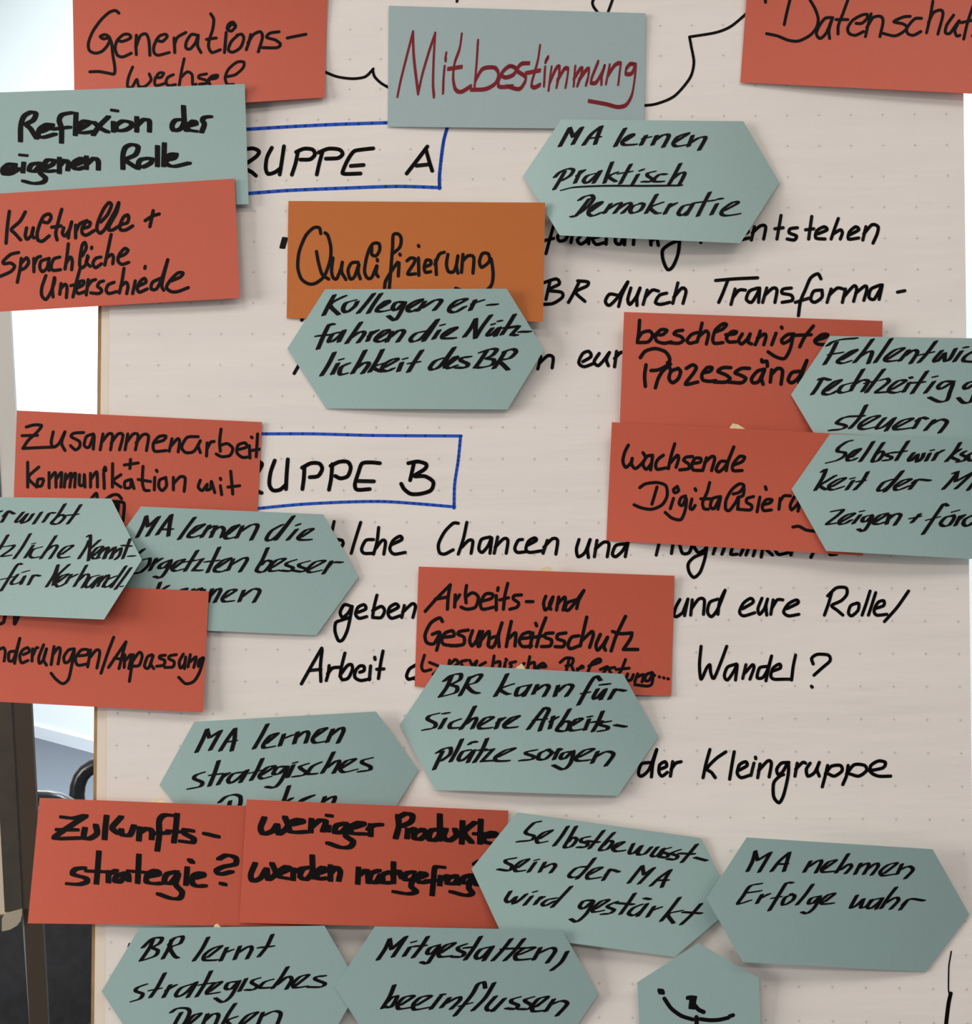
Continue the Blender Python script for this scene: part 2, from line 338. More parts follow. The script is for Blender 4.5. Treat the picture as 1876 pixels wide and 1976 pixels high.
INK['fehlentwicklung'] = [
(1520,630,356,50,'C',"""500,160 440,280 375,385;405,195 460,155 560,130 700,120;420,285 555,265;550,340 700,245 660,245 540,320 510,360 560,375 640,350;865,130 770,260 680,365;730,310 820,255 860,265 820,375;1055,125 970,250 890,365;1020,330 1180,225 1100,235 1010,300 990,340 1030,355 1110,345;1230,240 1140,350;1190,300 1280,240 1320,265 1250,375;1510,150 1420,270 1335,365;1340,290 1480,260;
1570,245 1490,340 1520,355 1600,270c 1600,350 1650,330 1710,225;1770,250 1695,355;1800,212 1830,210;1900,245 1810,300 1790,350 1900,360"""),
(1520,630,356,50,'C',"""350,535 300,620 250,690;320,540 350,525 430,545;400,655 540,550 480,560 380,640 365,685 430,690 510,650;650,575 560,600 520,655 550,675 630,655;770,435 700,550 640,655;660,600 760,545 820,560 760,660;980,435 900,540 800,670;790,575 900,555;950,545 1010,530 1030,560 960,620 900,670 1020,665;1060,640 1200,555 1130,550 1050,610 1030,660 1090,675 1150,660;1240,570 1180,665;1250,515 1260,525;
1420,455 1340,570 1265,680;1240,575 1390,565;1490,560 1400,675;1485,512 1515,508;1690,560 1590,560 1530,610 1560,635 1680,570 1650,670 1620,750 1540,765 1440,720;1940,560 1850,565 1795,610 1820,635 1930,570 1900,680 1860,765 1790,775 1735,725"""),
(1520,630,356,50,'C',"""640,915 560,930 500,980 570,1000 595,1020 540,1045 430,1055;800,800 730,930 635,1035;610,915 775,910;740,1020 930,915 850,920 750,980 730,1030 780,1045 900,1020;990,930 910,1020 920,1040 990,1010 1090,930c 1000,1060;1100,1030 1270,940 1180,950 1090,1010 1090,1045 1160,1045 1260,1030;1350,930 1285,1035;1310,960 1370,925 1420,940;1490,950 1400,1055;1450,1000 1560,945 1620,965 1600,1010 1545,1080""")]
INK['digitalisierung'] = [
(1160,800,460,27,'R',"""215,240 185,300 172,370 195,415 235,380 245,345 240,390 270,425 320,385 350,340 330,300;405,320 360,330 330,390 355,430 395,385 405,330 390,435;490,320 450,350 430,390 440,430 510,420;580,230 550,330 530,425;545,380 600,320 610,350 590,415;720,330 670,335 650,360 690,390 690,425 620,435;725,385 780,375 785,345 740,345 715,395 725,435 790,440;830,340 800,440;815,380 870,330 895,345 870,440;1000,370 940,370 905,430 930,450 985,395 1045,255 1000,370 985,440;1050,395 1110,370 1130,335 1090,330 1040,390 1040,440 1110,440"""),
(1160,800,460,26,'R',"""440,570 420,640 400,705;305,575 350,545 440,535 510,560 520,640 480,710 400,745 320,735 260,710;570,660 545,740;600,565 570,590 580,615 610,600 600,565;665,640 630,655 615,700 640,715 670,660 665,740 630,825 560,815 505,770;715,665 700,735 720,745 740,715;740,583 746,597;855,535 835,610 800,690 810,740 845,745;785,663 870,663;940,645 880,660 860,720 890,740 940,650 920,745;
1040,625 1090,610 1125,560 1090,545 1030,590 985,670 980,740 1010,755 1060,690 1082,650 1075,745;1125,580 1118,635 1085,650;1200,645 1150,660 1145,690 1185,715 1175,750 1080,745;1250,650 1228,765;1293,568 1300,590;1270,710 1330,695 1345,670 1300,670 1270,715 1280,755 1340,750;1410,660 1400,745;1410,680 1440,640 1490,640;1520,650 1490,710 1500,750 1550,700 1570,660 1550,760;1510,885 1560,880 1620,910 1720,920""")]
INK['selbstwirksam'] = [
(1510,820,366,46,'C',"""685,155 640,165 560,220 545,260 620,275 610,310 540,350 440,375;680,320 770,240 720,250 650,310 645,350 690,350 730,330;900,165 840,260 770,360;1000,175 930,280 890,360 950,350 1000,280 970,260 930,290;1110,270 1050,280 1030,300 1080,320 1060,345 1000,350;1245,160 1180,260 1125,350;1090,275 1220,260;1300,275 1250,340 1270,355 1340,290c 1330,365 1380,330 1400,280;1460,280 1420,355;1475,250 1490,248;1540,270 1490,350;1520,290 1590,250;1760,175 1700,270 1620,360;1760,240 1670,310 1740,350;1810,260 1770,290 1820,320 1790,355 1730,365;1890,270 1840,300 1850,350 1900,350"""),
(1510,820,366,46,'C',"""390,465 430,440 400,520 325,645;525,500 430,560 370,600 430,640;490,610 620,530 560,535 470,590 465,635 510,640 600,610;700,550 635,640;680,530 705,525;845,465 790,560 715,640;740,560 815,550;1080,540 1000,570 945,640 980,650 1060,600 1190,455 1100,570 1010,660;1140,610 1270,540 1200,545 1120,600 1115,640 1160,640 1260,600;1330,545 1260,635;1290,575 1340,540 1460,550;1690,480 1735,465 1660,560 1590,635;1730,475 1712,560c 1900,460c 1715,630;1900,560 1835,645"""),
(1510,820,366,46,'C',"""490,855 600,840 540,900 440,980 540,970;580,960 710,880 650,885 570,940 570,980 620,975 680,940;770,890 700,975;775,855 800,850;880,890 810,910 790,950 830,955 890,900 850,990 800,1050 750,1030;920,960 1040,880 970,890 910,940 905,975 960,980 1010,960;1060,890 1030,980;1040,940 1120,880 1170,895 1110,990;1360,880 1280,965;1265,925 1365,905;1635,800 1600,780 1560,830 1390,1080;1430,940 1550,910;1690,900 1620,910 1565,970 1590,1000 1650,990 1700,920 1690,890;1685,860 1740,845;1760,900 1710,995;1730,950 1800,890;1890,890 1810,930 1790,980 1830,1000 1890,960""")]
INK['zusammenarbeit'] = [
(20,780,500,23,'R',"""115,165 170,150 225,155 190,205 130,260 90,320c 190,315 310,310;85,228 195,225;310,200 295,280 315,310 355,280 395,200 370,280 395,335;530,205 460,210 440,235 500,270 500,310 470,330 435,300;600,215 550,235 535,300 570,310 605,225 600,325;670,215 650,330;665,270 710,215 740,225 725,330;730,280 780,215 815,225 790,330;850,215 830,330;845,270 890,215 925,225 905,330;910,280 960,220 1000,230 985,335;
1040,280 1110,260 1125,230 1075,235 1035,285 1045,340 1130,335;1170,250 1150,340;1165,300 1210,250 1225,270 1215,345;1360,235 1280,240 1240,310 1270,350 1330,340 1375,265 1360,300 1375,350;1425,280 1420,375;1425,320 1450,275 1475,270;1525,180 1515,270 1520,340;1515,300 1570,285 1610,320 1590,370 1530,380 1490,360;1645,330 1710,310 1700,280 1650,295 1640,350 1680,385 1730,380;1730,300 1735,390;1745,237 1750,243;1790,215 1780,380;1745,335 1810,325"""),
(20,780,500,23,'R',"""870,400 865,465;825,440 925,425;125,420 125,600;205,455 130,530 190,600;235,540 200,545 195,590 225,590 240,550;280,495 280,605;285,540 325,495 330,600;330,545 370,495 365,600;400,505 390,600;400,545 440,500 430,600;435,545 470,500 465,600;500,510 500,585 530,580 535,510 540,600;580,500 580,600;585,540 625,490 630,600;675,500 680,610;685,455 675,480 690,480 688,460;740,430 738,600;800,510 745,555 800,600;870,545 830,560 830,605 870,600 875,545 895,610;
960,450 955,560 970,620 1005,625;925,545 1015,560;1045,530 1042,620;1057,477 1062,487;1125,530 1080,550 1075,600 1100,625 1130,590 1125,530;1180,530 1180,620;1185,570 1230,525 1265,535 1258,630;1375,550 1360,600 1390,625 1425,580 1420,620 1450,610 1455,560 1480,640;1520,590 1530,655;1520,536 1523,546;1595,485 1610,650;1575,600 1660,590"""),
(0,950,300,40,'R',"""1090,90 1160,12 1175,90;1270,90 1350,35 1420,30 1465,75;1350,110 1480,120 1500,170 1485,340;1430,150 1420,240;1410,110 1395,180""")]
INK['verhandlung'] = [
(0,950,300,48,'C',"""100,225 20,360;40,290 100,230 170,260;-10,240 15,225;280,240 190,350 240,350 330,260c 260,370 340,340 400,260;500,240 405,380;600,250 520,360;560,300 600,250 660,250;785,140 690,290 620,370 700,380 780,300 740,270 690,300;975,150 890,280 815,380;790,280 940,265"""),
(0,950,300,46,'C',"""95,515 -10,690;-10,670 50,655;90,650 170,640 130,690 20,770 130,760;365,500 270,660 170,800;400,640 300,790;395,620 415,615;500,660 400,690 360,760 390,790 470,780;675,525 580,670 490,800;540,720 650,640 690,660 600,800;740,750 880,645 790,660 710,740 720,790 830,780;1055,535 1090,520 1085,660 1065,825;1075,580 1040,660 950,800;1205,575 1090,680;1120,770 1240,660 1170,670 1100,760 1130,800 1200,790;1240,670 1170,800;1200,740 1300,660 1250,800;
1310,670 1260,800;1290,740 1390,660 1330,800;1390,680 1340,800;1370,740 1460,670 1440,760 1390,810;1570,560 1530,670 1480,800;1470,640 1585,650;1550,770 1625,768"""),
(0,950,300,46,'C',"""260,870 230,860 190,900 110,1030 10,1190;0,1055 160,1020;215,990 135,1090 160,1110 250,1080 300,1010 250,1110;275,965 345,945;400,1000 340,1115;370,1050 420,1000 480,1010;700,875 650,1000 560,1140;700,880 640,1120;835,870 700,1000 640,1120;690,1090 820,990 740,1010 670,1090 700,1140 790,1100;860,990 790,1100;830,1040 930,990;1045,880 970,1010 895,1135;940,1070 1030,990 1070,1010 990,1150;
1190,1000 1090,1030 1030,1120 1070,1145 1200,1020 1110,1155;1230,1010 1180,1135;1200,1090 1290,1000 1310,1020 1240,1140;1400,1010 1290,1060 1250,1130 1300,1140 1400,1060 1520,890 1340,1150;1580,910 1480,1050 1390,1170;1460,1135 1474,1135""")]
INK['vorgesetzten'] = [
(230,960,480,35,'C',"""205,140 180,210 135,300;205,145 215,220c 300,145c 210,290;285,280 340,200 395,130c 380,210 370,290;320,240 400,240;570,150 510,230 450,315;540,275 640,205 590,215 540,260 520,295 560,300 610,285;680,210 620,300;650,250 710,215;730,215 690,300;700,260 760,220 790,240 770,300;815,280 900,210 860,220 810,270 800,305 830,310 880,295;930,215 885,305;910,260 1000,205 1045,215 995,320;1230,205 1150,250 1110,310 1135,325 1200,280 1315,140 1250,230 1180,320;1340,240 1270,320;1340,210 1360,200;1370,300 1460,240 1410,245 1350,300 1370,320 1445,318"""),
(230,960,480,34,'C',"""185,390 150,420;180,470 230,460 220,510 160,565 120,570;280,460 230,550;260,500 320,460;390,470 320,500 300,530 340,530 390,480 350,560 310,605 265,595;410,535 490,470 440,480 395,530 420,555 480,540;590,400 540,480 495,555;480,490 560,475;565,478 630,462c 556,550c 622,550;755,375 710,470 665,565;650,485 750,475;740,530 840,460 790,470 730,520 720,555 770,560 820,540;860,465 820,550;840,510 940,455 965,470 910,560;
1120,380 1080,470 1035,550 1090,560 1150,490 1110,475 1070,510;1150,530 1250,465 1190,470 1140,520 1140,555 1200,550;1330,470 1270,490 1260,510 1310,530 1290,555 1220,550;1430,480 1360,500 1360,520 1410,540 1380,560 1310,550;1430,545 1550,480 1480,485 1420,540 1440,565 1520,550;1600,480 1540,575;1570,530 1610,490 1680,490"""),
(230,960,480,34,'C',"""310,640 290,690 250,760;370,665 300,720 360,770;430,740 510,690 470,695 420,750;560,690 520,770;550,720 610,685 620,700 590,770;640,695 620,770;700,690 670,790;690,740 740,690 765,700 720,790;790,760 880,700 830,700 780,755 790,785 860,780;940,700 905,785;925,750 1010,690 1060,705 1015,790""")]
INK['anpassung'] = [
(0,1120,420,30,'R',"""0,375 30,360 45,290;130,280 125,375 165,295;150,290 138,350"""),
(0,1120,420,27,'R',"""-15,600 30,580 45,620 35,695;130,610 80,620 75,690 110,690 140,610 170,500 145,610 125,715;200,640 250,615 240,580 195,600 170,650 185,710 240,690;280,590 275,695;285,640 310,585 325,580;375,555 335,660 340,715 375,680 400,590 375,680 400,730;465,570 440,725;455,640 500,580 520,600 500,720;640,590 590,600 550,660 560,710 600,690 640,600 620,720 590,850 540,890 480,850 440,800;680,650 750,640 760,600 700,600 650,670 670,730 750,720;780,600 755,745;770,670 830,600 860,620 835,755;
980,490 930,620 870,800;935,750 1010,640 1085,530c 1060,620 1025,760;985,670 1060,680;1075,640 1070,750;1080,690 1130,640 1110,760;1150,640 1135,740 1115,870;1140,700 1200,620 1225,650 1200,730 1150,740;1310,640 1270,660 1245,740 1280,755 1320,650 1300,720 1325,760;1425,645 1380,650 1375,670 1420,690 1410,730 1350,740;1520,640 1465,650 1455,675 1500,700 1490,745 1420,750;1580,635 1545,700 1555,755 1590,720 1600,660 1590,760;1640,640 1620,745;1640,700 1690,660 1670,750;1750,665 1715,690 1710,740 1740,700 1755,670 1720,790 1670,870 1600,890 1540,835""")]
INK['gesundheit'] = [
(790,1080,520,24,'R',"""110,360 190,270 285,175c 270,260 265,345;180,275 265,260;320,245 315,330;320,290 350,245;398,180 390,240 395,300;390,260 440,230 480,260 460,330 400,345 360,330;500,290 570,270 580,240 530,240 495,300 510,345 590,330;605,250 605,350;618,195 615,215;685,165 665,250 655,345;630,280 690,265;780,245 730,250 725,275 760,300 750,330 700,345;815,292 860,292;950,255 935,300 945,350 980,320 1000,260 975,310 985,345;1040,260 1025,350;1030,310 1080,260 1085,290 1070,350;1160,280 1100,300 1085,345 1110,350 1160,290 1215,215 1180,280 1165,340"""),
(790,1080,520,25,'R',"""230,430 210,405 150,440 110,520 120,575 170,585 210,520;160,520 210,505 205,570 190,630;240,540 310,530 300,495 250,510 225,550 240,590 330,600;410,490 350,500 340,520 380,540 375,590 290,600;440,495 420,560 435,600 470,560 490,500 470,560 480,605;510,500 490,600;500,560 555,500 550,600;620,530 560,550 550,600 590,600 645,440 620,530 625,605;710,430 690,520 675,605;690,550 740,510 735,600;770,550 840,540 840,505 790,520 765,570 790,605 850,600;860,510 840,610;880,443 886,460;
950,405 910,510 885,605;870,540 930,530;1000,510 950,515 945,540 990,560 980,600 920,605;1090,510 1035,520 1030,550 1080,570 1070,605 1015,605;1180,530 1130,540 1105,590 1120,620 1180,600;1235,400 1210,510 1190,600;1205,560 1270,500 1280,530 1255,610;1330,520 1300,590 1310,630 1350,590 1380,540 1355,600 1365,630;1505,395 1440,530 1405,635;1415,500 1470,515 1550,510c 1540,550 1490,625c 1590,625"""),
(790,1080,520,22,'R',"""105,665 85,740 100,775 150,765;140,715 210,750 165,800;280,700 265,800;280,730 320,695 340,720 300,750;400,700 360,710 370,740 400,760;420,700 440,735 470,705 440,780;530,715 490,740 510,770;590,670 575,765;590,720 630,710 625,770;672,692 678,700;668,715 660,765;740,710 700,720 710,740 690,770;800,722 770,740 790,770;838,675 820,775;830,730 870,715 870,780;900,745 950,745 930,720 890,750 910,780;
1050,715 1090,685 1140,690 1130,730 1090,740;1110,700 1090,785;1130,740 1150,790;1170,760 1210,750 1200,740 1170,770;1250,740 1330,710 1320,690 1270,720 1240,790;1330,765 1380,745 1350,790;1430,750 1390,760 1410,800;1505,695 1480,760 1450,810;1440,765 1530,755;1520,795 1508,840 1545,835 1560,800;1590,795 1570,850;1580,820 1630,800 1620,850;1690,785 1650,800 1640,840 1670,840 1695,790 1690,860 1660,880 1570,870;1704,803 1708,806;1740,815 1743,817;1770,822 1773,824;1800,828 1803,830""")]
INK['arbeitsplaetze'] = [
(760,1270,520,34,'C',"""405,120 370,200 320,270;350,160 400,120 465,110 460,150 400,185 440,200 430,240 320,270;530,130 500,190 460,260;520,145 580,115 610,120 570,170 510,190 550,235 590,245;790,110 750,190 705,265;830,180 740,215 790,250 805,250;930,190 870,205 850,255 880,260 930,220 950,185 905,265;1000,185 970,250;990,225 1050,185 1080,200 1045,265;1145,190 1120,265;1140,235 1200,185 1245,195 1200,265;
1440,155 1410,125 1370,170 1285,325;1310,245 1360,238;1420,215 1390,270 1410,282 1475,215 1440,288;1440,185 1500,180;1540,215 1500,285;1520,250 1550,220 1610,228"""),
(760,1270,520,34,'C',"""310,385 250,400 235,425 290,455 280,485 205,500;360,420 320,490;345,385 380,382;460,425 400,450 390,485 450,485;565,335 520,420 465,495;500,460 560,415 575,430 545,490;600,470 690,415 640,415 595,460 600,490 680,485;740,420 710,490;720,450 770,415;780,465 870,405 820,415 770,460 780,485 855,480;935,495 990,420 1050,345c 1080,360 1040,440 1015,505;975,430 1060,425;
1110,405 1085,490;1090,440 1140,410;1225,355 1180,430 1135,500 1200,505 1225,450 1190,440 1150,480;1240,470 1310,425 1270,425 1225,480 1240,505 1310,495;1360,425 1330,500;1355,408 1375,406;1455,370 1420,450 1385,510;1380,445 1450,440;1505,440 1445,450 1440,465 1490,480 1480,500 1425,508;1540,465 1615,478"""),
(760,1270,520,34,'C',"""340,650 310,710 280,775;300,660 350,630 395,625 390,670 330,715;475,565 440,640 395,720;530,640 480,650 450,700 470,715 520,680 560,640 515,725;525,600 550,582 575,585;650,560 610,650 560,725;590,640 640,635;645,642 692,634c 612,718c 706,712;720,690 840,630 780,640 710,685 715,715 800,715;990,640 930,650 920,665 975,685 960,705 880,712;1080,635 1020,660 1005,700 1050,705 1100,660 1070,635;
1150,630 1115,705;1120,660 1165,635;1235,650 1180,660 1160,695 1190,700 1250,645 1230,730 1180,775 1110,745;1290,690 1390,635 1330,640 1270,690 1280,715 1360,710;1420,650 1380,730;1400,690 1480,650 1530,670 1475,750""")]
INK['strategisch'] = [
(300,1360,520,34,'C',"""360,170 330,240 285,330;360,175 375,230c 455,180c 380,315;450,320 500,240 555,165c 550,240 530,320;490,260 560,250;780,135 735,220 685,305;770,270 850,200 800,215 755,270 755,300 825,290;895,205 865,285;880,240 955,210;990,190 965,270;980,230 1040,185 1065,200 1045,265;1100,230 1190,165 1140,175 1095,235 1110,265 1180,255;1235,170 1195,260;1210,220 1290,160 1310,180 1270,265"""),
(300,1360,520,34,'C',"""335,470 280,490 270,515 325,540 310,570 230,585;440,390 410,480 375,565;380,490 460,480;480,480 435,555;460,510 510,475;600,470 540,480 505,525 525,545 580,510 640,455 590,540;745,375 710,450 665,525;660,475 740,455;735,490 830,430 780,435 725,490 740,515 800,500;910,430 850,435 820,480 860,480 920,430 880,520 830,575 770,570;960,420 920,505;965,405 980,400;
1060,410 1005,430 1020,450 1050,470 1030,490 960,500;1150,400 1090,430 1060,480 1120,480;1240,330 1200,410 1160,475;1190,440 1260,390 1280,400 1240,475;1290,445 1390,380 1330,390 1285,440 1310,470 1400,450;1505,370 1445,385 1440,405 1495,430 1490,455 1415,465"""),
(300,1360,520,34,'C',"""445,680 490,640 550,625 590,640 590,690 570,720;520,670 505,730;930,565 900,650 870,720;950,650 910,680 940,710;980,690 1100,630 1020,660 970,720;1180,640 1150,720;1160,680 1230,640 1250,650 1220,720""")]
INK['zukunft'] = [
(40,1530,460,48,'B',"""325,190 420,200 510,180 420,240 330,300 265,350 300,360 470,355;290,290 440,290;505,280 495,350 540,360 600,320 590,255;675,185 665,280 660,360;790,190 720,270 740,300 770,320;790,290 800,330 860,330 890,260;935,275 930,370;940,310 990,280 1030,300 1030,360;1075,450 1090,330 1090,220 1130,175 1220,180;1040,320 1160,315;1230,170 1220,280 1205,385;1160,300 1290,310;1350,300 1290,290 1290,320 1360,360 1350,390 1260,380;1450,320 1550,345"""),
(40,1530,460,46,'B',"""500,590 430,600 410,640 510,670 520,700 460,720 370,715;615,465 605,600 595,710;520,615 650,620;690,620 690,700;690,640 750,610;830,630 760,650 740,690 780,700 840,640 850,690;930,490 925,600 920,705;850,615 980,625;1000,660 1090,640 1060,610 1000,640 990,700 1060,715 1110,710;1230,620 1150,640 1130,700 1180,710 1240,640 1220,720 1270,780 1250,830 1180,830 1085,795;1310,590 1300,720;1330,527 1350,547;1370,670 1440,650 1420,630 1360,650 1350,710 1390,735 1450,730;1560,520 1620,490 1690,510 1690,560 1600,580 1540,610 1570,640 1660,620;1580,712 1605,722""")]
INK['produkte'] = [
(450,1530,550,40,'B',"""205,165 180,230 200,270 260,250 290,210 300,270 360,220 340,160;380,210 460,190 430,175 370,200 370,250 410,260 490,255;515,175 510,255;520,220 570,180 610,190 590,250;628,220 625,250;622,148 643,152;740,200 680,215 670,260 720,255 760,210 740,280 790,320 770,355 710,360 625,330;790,230 860,205 830,195 780,220 780,265 870,270;905,210 905,280;890,240 920,215 975,208;1085,150 1090,220 1070,295;1090,160 1140,135 1180,150 1170,190 1110,220;
1150,240 1145,295;1150,260 1190,235;1250,240 1200,260 1190,295 1230,305 1270,270 1250,240;1350,240 1300,250 1290,305 1330,310 1360,270 1360,145c 1360,310;1400,240 1385,290 1420,315 1470,280 1460,240;1510,190 1505,330;1590,195 1520,260 1570,325;1630,180 1625,330;1590,270 1670,270;1660,290 1730,280 1710,260 1660,280 1650,320 1740,340"""),
(450,1530,550,38,'B',"""145,465 115,540 130,580 180,560 220,500 230,570 280,530 255,465;310,530 370,500 350,485 310,510 300,550 370,565;395,500 395,570;400,520 460,495;510,490 460,500 440,550 480,570 520,520 520,415c 525,560;560,530 610,510 590,490 550,520 560,565 620,560;640,480 640,575;640,530 680,490 705,520 695,575;825,495 820,595;830,540 880,510 890,590;960,510 910,530 900,580 940,590 970,540 970,590;1030,520 985,540 990,590 1040,590;1055,460 1055,590;1050,540 1090,515 1110,560;
1190,520 1140,530 1130,570 1180,570 1200,540 1170,610 1205,650 1150,665 1060,650;1220,560 1270,540 1240,525 1210,560 1230,590 1280,585;1385,490 1330,490 1320,560 1310,670;1270,580 1350,575;1365,550 1360,605;1370,570 1410,545;1470,545 1420,560 1410,595 1460,595 1480,560 1480,600;1570,540 1520,555 1510,590 1550,590 1580,550 1550,620 1575,660 1530,675 1435,650;1590,560 1600,605;1590,470 1620,450""")]
INK['selbstbewusst'] = [
(900,1560,500,33,'C',"""535,95 490,105 430,165 440,185 490,200 470,230 370,240;530,220 620,160 560,175 510,220 520,250 580,240;735,130 690,200 635,270;795,130 750,210 710,280 760,275 800,225 770,210 735,245;890,205 840,215 830,240 880,255 860,280 805,280;995,160 940,230 890,290;870,235 960,245;1070,175 1010,240 965,300 1020,295 1060,245 1030,235 990,270;1070,290 1140,245 1100,250 1060,285 1080,310 1145,305;1210,255 1180,320 1210,325 1270,270c 1240,330 1290,330 1340,280;
1385,280 1340,340 1380,345 1430,290 1400,345;1475,285 1420,300 1415,315 1460,330 1450,355 1395,350;1545,300 1490,320 1490,330 1530,345 1510,370 1455,365;1670,260 1620,320 1560,390;1540,325 1650,330;1655,355 1740,378"""),
(900,1560,500,33,'C',"""355,360 290,370 285,390 330,415 310,450 230,440;370,430 450,370 400,380 350,425 360,455 420,450;500,390 450,460;500,375 520,370;570,390 530,460;560,430 620,400 645,415 610,465;880,420 800,430 745,480 760,500 830,480 930,360 860,450 800,510;890,480 980,430 930,435 880,475 880,510 970,500;1040,440 990,520;1010,480 1050,445 1105,460;1275,415 1230,470 1175,540;1275,415 1285,480c 1360,430c 1250,545;1335,560 1400,500 1480,445c 1440,510 1415,570;1380,520 1460,520"""),
(900,1560,500,34,'C',"""320,600 285,660 310,680 360,640c 340,690 390,660 435,620;475,635 420,700;490,605 505,600;540,640 495,695;510,670 560,640;650,650 590,660 550,690 570,705 640,670;760,565 690,640 620,715;910,665 850,670 820,710 850,725 920,670 870,760 800,820 755,800;930,730 1030,665 980,670 920,720 920,750 990,740;1090,675 1030,700 1025,715 1070,735 1040,760 980,765;1220,615 1170,690 1115,765;1090,685 1210,695;1270,695 1210,720 1175,760 1210,775 1270,740 1310,690 1240,780;1290,650 1330,658;1360,710 1310,785;1340,740 1410,715;1545,645 1480,730 1410,815;1560,740 1460,765 1500,830;1700,690 1630,770 1555,840;1570,750 1700,760""")]
INK['erfolge'] = [
(1350,1600,526,31,'C',"""385,150 365,220 330,290;385,155 400,215c 490,160c 410,295;495,290 550,220 620,160c 600,230 580,290;540,240 605,240;765,220 720,295;750,260 820,215 840,225 800,300;850,280 940,215 890,225 845,270 850,295 930,290;1025,170 980,240 940,300;970,280 1030,240 1045,260 1005,305;1110,235 1070,310;1090,270 1150,235 1165,250 1130,310;1150,280 1215,235 1230,255 1185,315;1270,305 1360,235 1300,245 1245,290 1260,320 1340,310;1395,240 1360,310;1380,280 1440,255 1470,280 1415,340"""),
(1350,1600,526,31,'C',"""425,375 350,390 300,460 265,515 350,490;315,440 420,425;430,450 395,510;410,480 480,445;640,370 600,370 560,430 480,560;500,475 560,465;640,450 590,470 570,515 590,520 640,490 655,460 630,445;780,380 730,450 670,520;830,460 770,475 750,510 780,510 830,465 790,540 740,580 705,570;860,500 930,445 890,450 840,490 845,515 920,510;1085,455 1040,540 1080,525 1130,480c 1110,540 1150,530 1185,485;1250,475 1190,490 1155,535 1180,545 1240,500 1260,475 1215,550;1355,400 1300,470 1250,545;1280,510 1350,470 1370,490 1315,550;1430,490 1380,555;1400,520 1450,480 1545,492""")]
INK['lernt'] = [
(190,1770,500,34,'C',"""400,150 370,220 305,315;320,220 390,155 460,150 440,190 390,220 430,240 410,280 310,315;530,160 510,220 465,300;510,200 550,150 610,140 590,190 520,220 550,280 575,295;795,145 750,230 690,315;790,290 890,210 830,225 770,270 765,310 860,310;930,220 885,315;910,260 970,235;1025,210 985,305;1005,260 1090,210 1110,230 1075,300;1260,125 1220,210 1160,285;1160,220 1265,210"""),
(190,1770,500,34,'C',"""345,485 280,510 270,535 320,555 300,590 240,610;480,405 430,500 375,580;370,530 450,515;520,490 470,580;490,530 560,490;690,480 600,510 560,560 580,575 640,540 710,470 645,580;815,390 770,480 710,575;730,490 830,475;800,540 890,470 840,480 790,530 790,555 870,545;1000,465 940,475 920,515 960,520 1020,460 960,570 900,615 845,585;1070,445 1020,535;1165,440 1120,455 1110,475 1150,500 1120,525 1065,525;1260,450 1200,470 1170,510 1240,510;1370,360 1320,440 1260,515;1290,490 1370,430 1400,450 1360,520;1420,500 1520,420 1460,430 1410,480 1420,510 1510,500;1640,425 1580,430 1570,450 1640,480 1610,505 1520,505"""),
(190,1770,500,34,'C',"""600,690 570,740 530,820;525,690 570,660 640,660 660,690 620,770 560,810;650,780 740,700 690,710 640,770 660,810;790,700 740,810;770,750 830,700 870,710 830,810;990,625 940,700 880,810;1000,720 930,750 980,800;1040,780 1150,690 1080,710 1020,780 1050,810;1190,690 1140,810;1180,720 1270,680 1320,700 1280,810""")]
INK['mitgestalten'] = [
(640,1770,540,34,'C',"""390,145 360,210 310,285;390,150 400,215c 500,130c 410,265;525,200 485,260;540,168 560,162;645,130 600,200 545,270;550,195 630,190;720,185 660,205 640,240 670,245 720,195 670,270 640,310 600,300;730,240 825,175 770,185 720,230 725,265 800,260;900,180 850,200 850,220 890,240 870,265 810,265;1000,130 950,210 895,285;890,205 960,200;1060,200 1000,215 965,260 985,280 1030,250 1080,195 1020,290;1205,145 1150,215 1080,290;1290,145 1230,220 1160,290;1140,212 1290,207;
1260,250 1360,205 1290,210 1235,250 1240,285 1330,280;1400,205 1355,285;1380,245 1470,205 1500,225 1445,305;1580,230 1540,300 1475,355"""),
(640,1770,540,34,'C',"""420,455 390,530 340,610;355,600 400,600 440,530 400,540 370,570;460,590 550,530 490,535 445,580 450,615 530,605;570,590 665,530 600,535 550,580 555,620 650,605;730,530 665,615;735,518 755,518;790,540 735,605;760,580 850,535 860,555 800,615;1030,475 1020,435 980,450 940,520 825,660;860,595 935,575;1090,440 1030,540 945,625;1100,530 1040,600 1050,625 1090,615 1160,545 1080,630;1260,535 1210,550 1205,570 1250,590 1230,615 1170,610;1350,535 1300,550 1300,565 1340,590 1320,615 1255,615;1370,600 1450,535 1390,545 1350,590 1350,630 1430,625;1490,550 1435,630;1460,590 1540,560 1580,580 1510,660""")]
INK['figure'] = [
(1200,1800,676,34,'B',"""208,308 214,322"""),
(1200,1800,676,22,'R',"""228,352 265,405 320,445 380,464;420,462 470,468 520,466 570,455;578,447 596,441"""),
(1200,1800,676,38,'B',"""382,350 376,400;362,350 384,346"""),
(1200,1800,676,24,'R',"""392,390 412,412 438,424;400,452 402,530 402,600""")]
SHEET = {}
SHEET['group heading'] = [
(460,210,440,33,'R',"""40,335 120,325 170,350 150,390 80,440 50,460;60,495 110,520 145,550;275,320 235,400 225,490 245,535 300,522 345,490;375,308 362,400 340,540;490,350 470,450 440,542;475,355 540,328 610,335 630,375 590,415 510,418;690,360 665,450 645,540;660,360 740,328 830,335 858,370 820,405 720,410;1110,325 1020,335 950,350 900,420 860,510 870,535 1005,532;925,470 1030,462;1555,310c 1480,410 1385,532;1545,340 1570,430 1595,510;1465,468 1560,458""")]
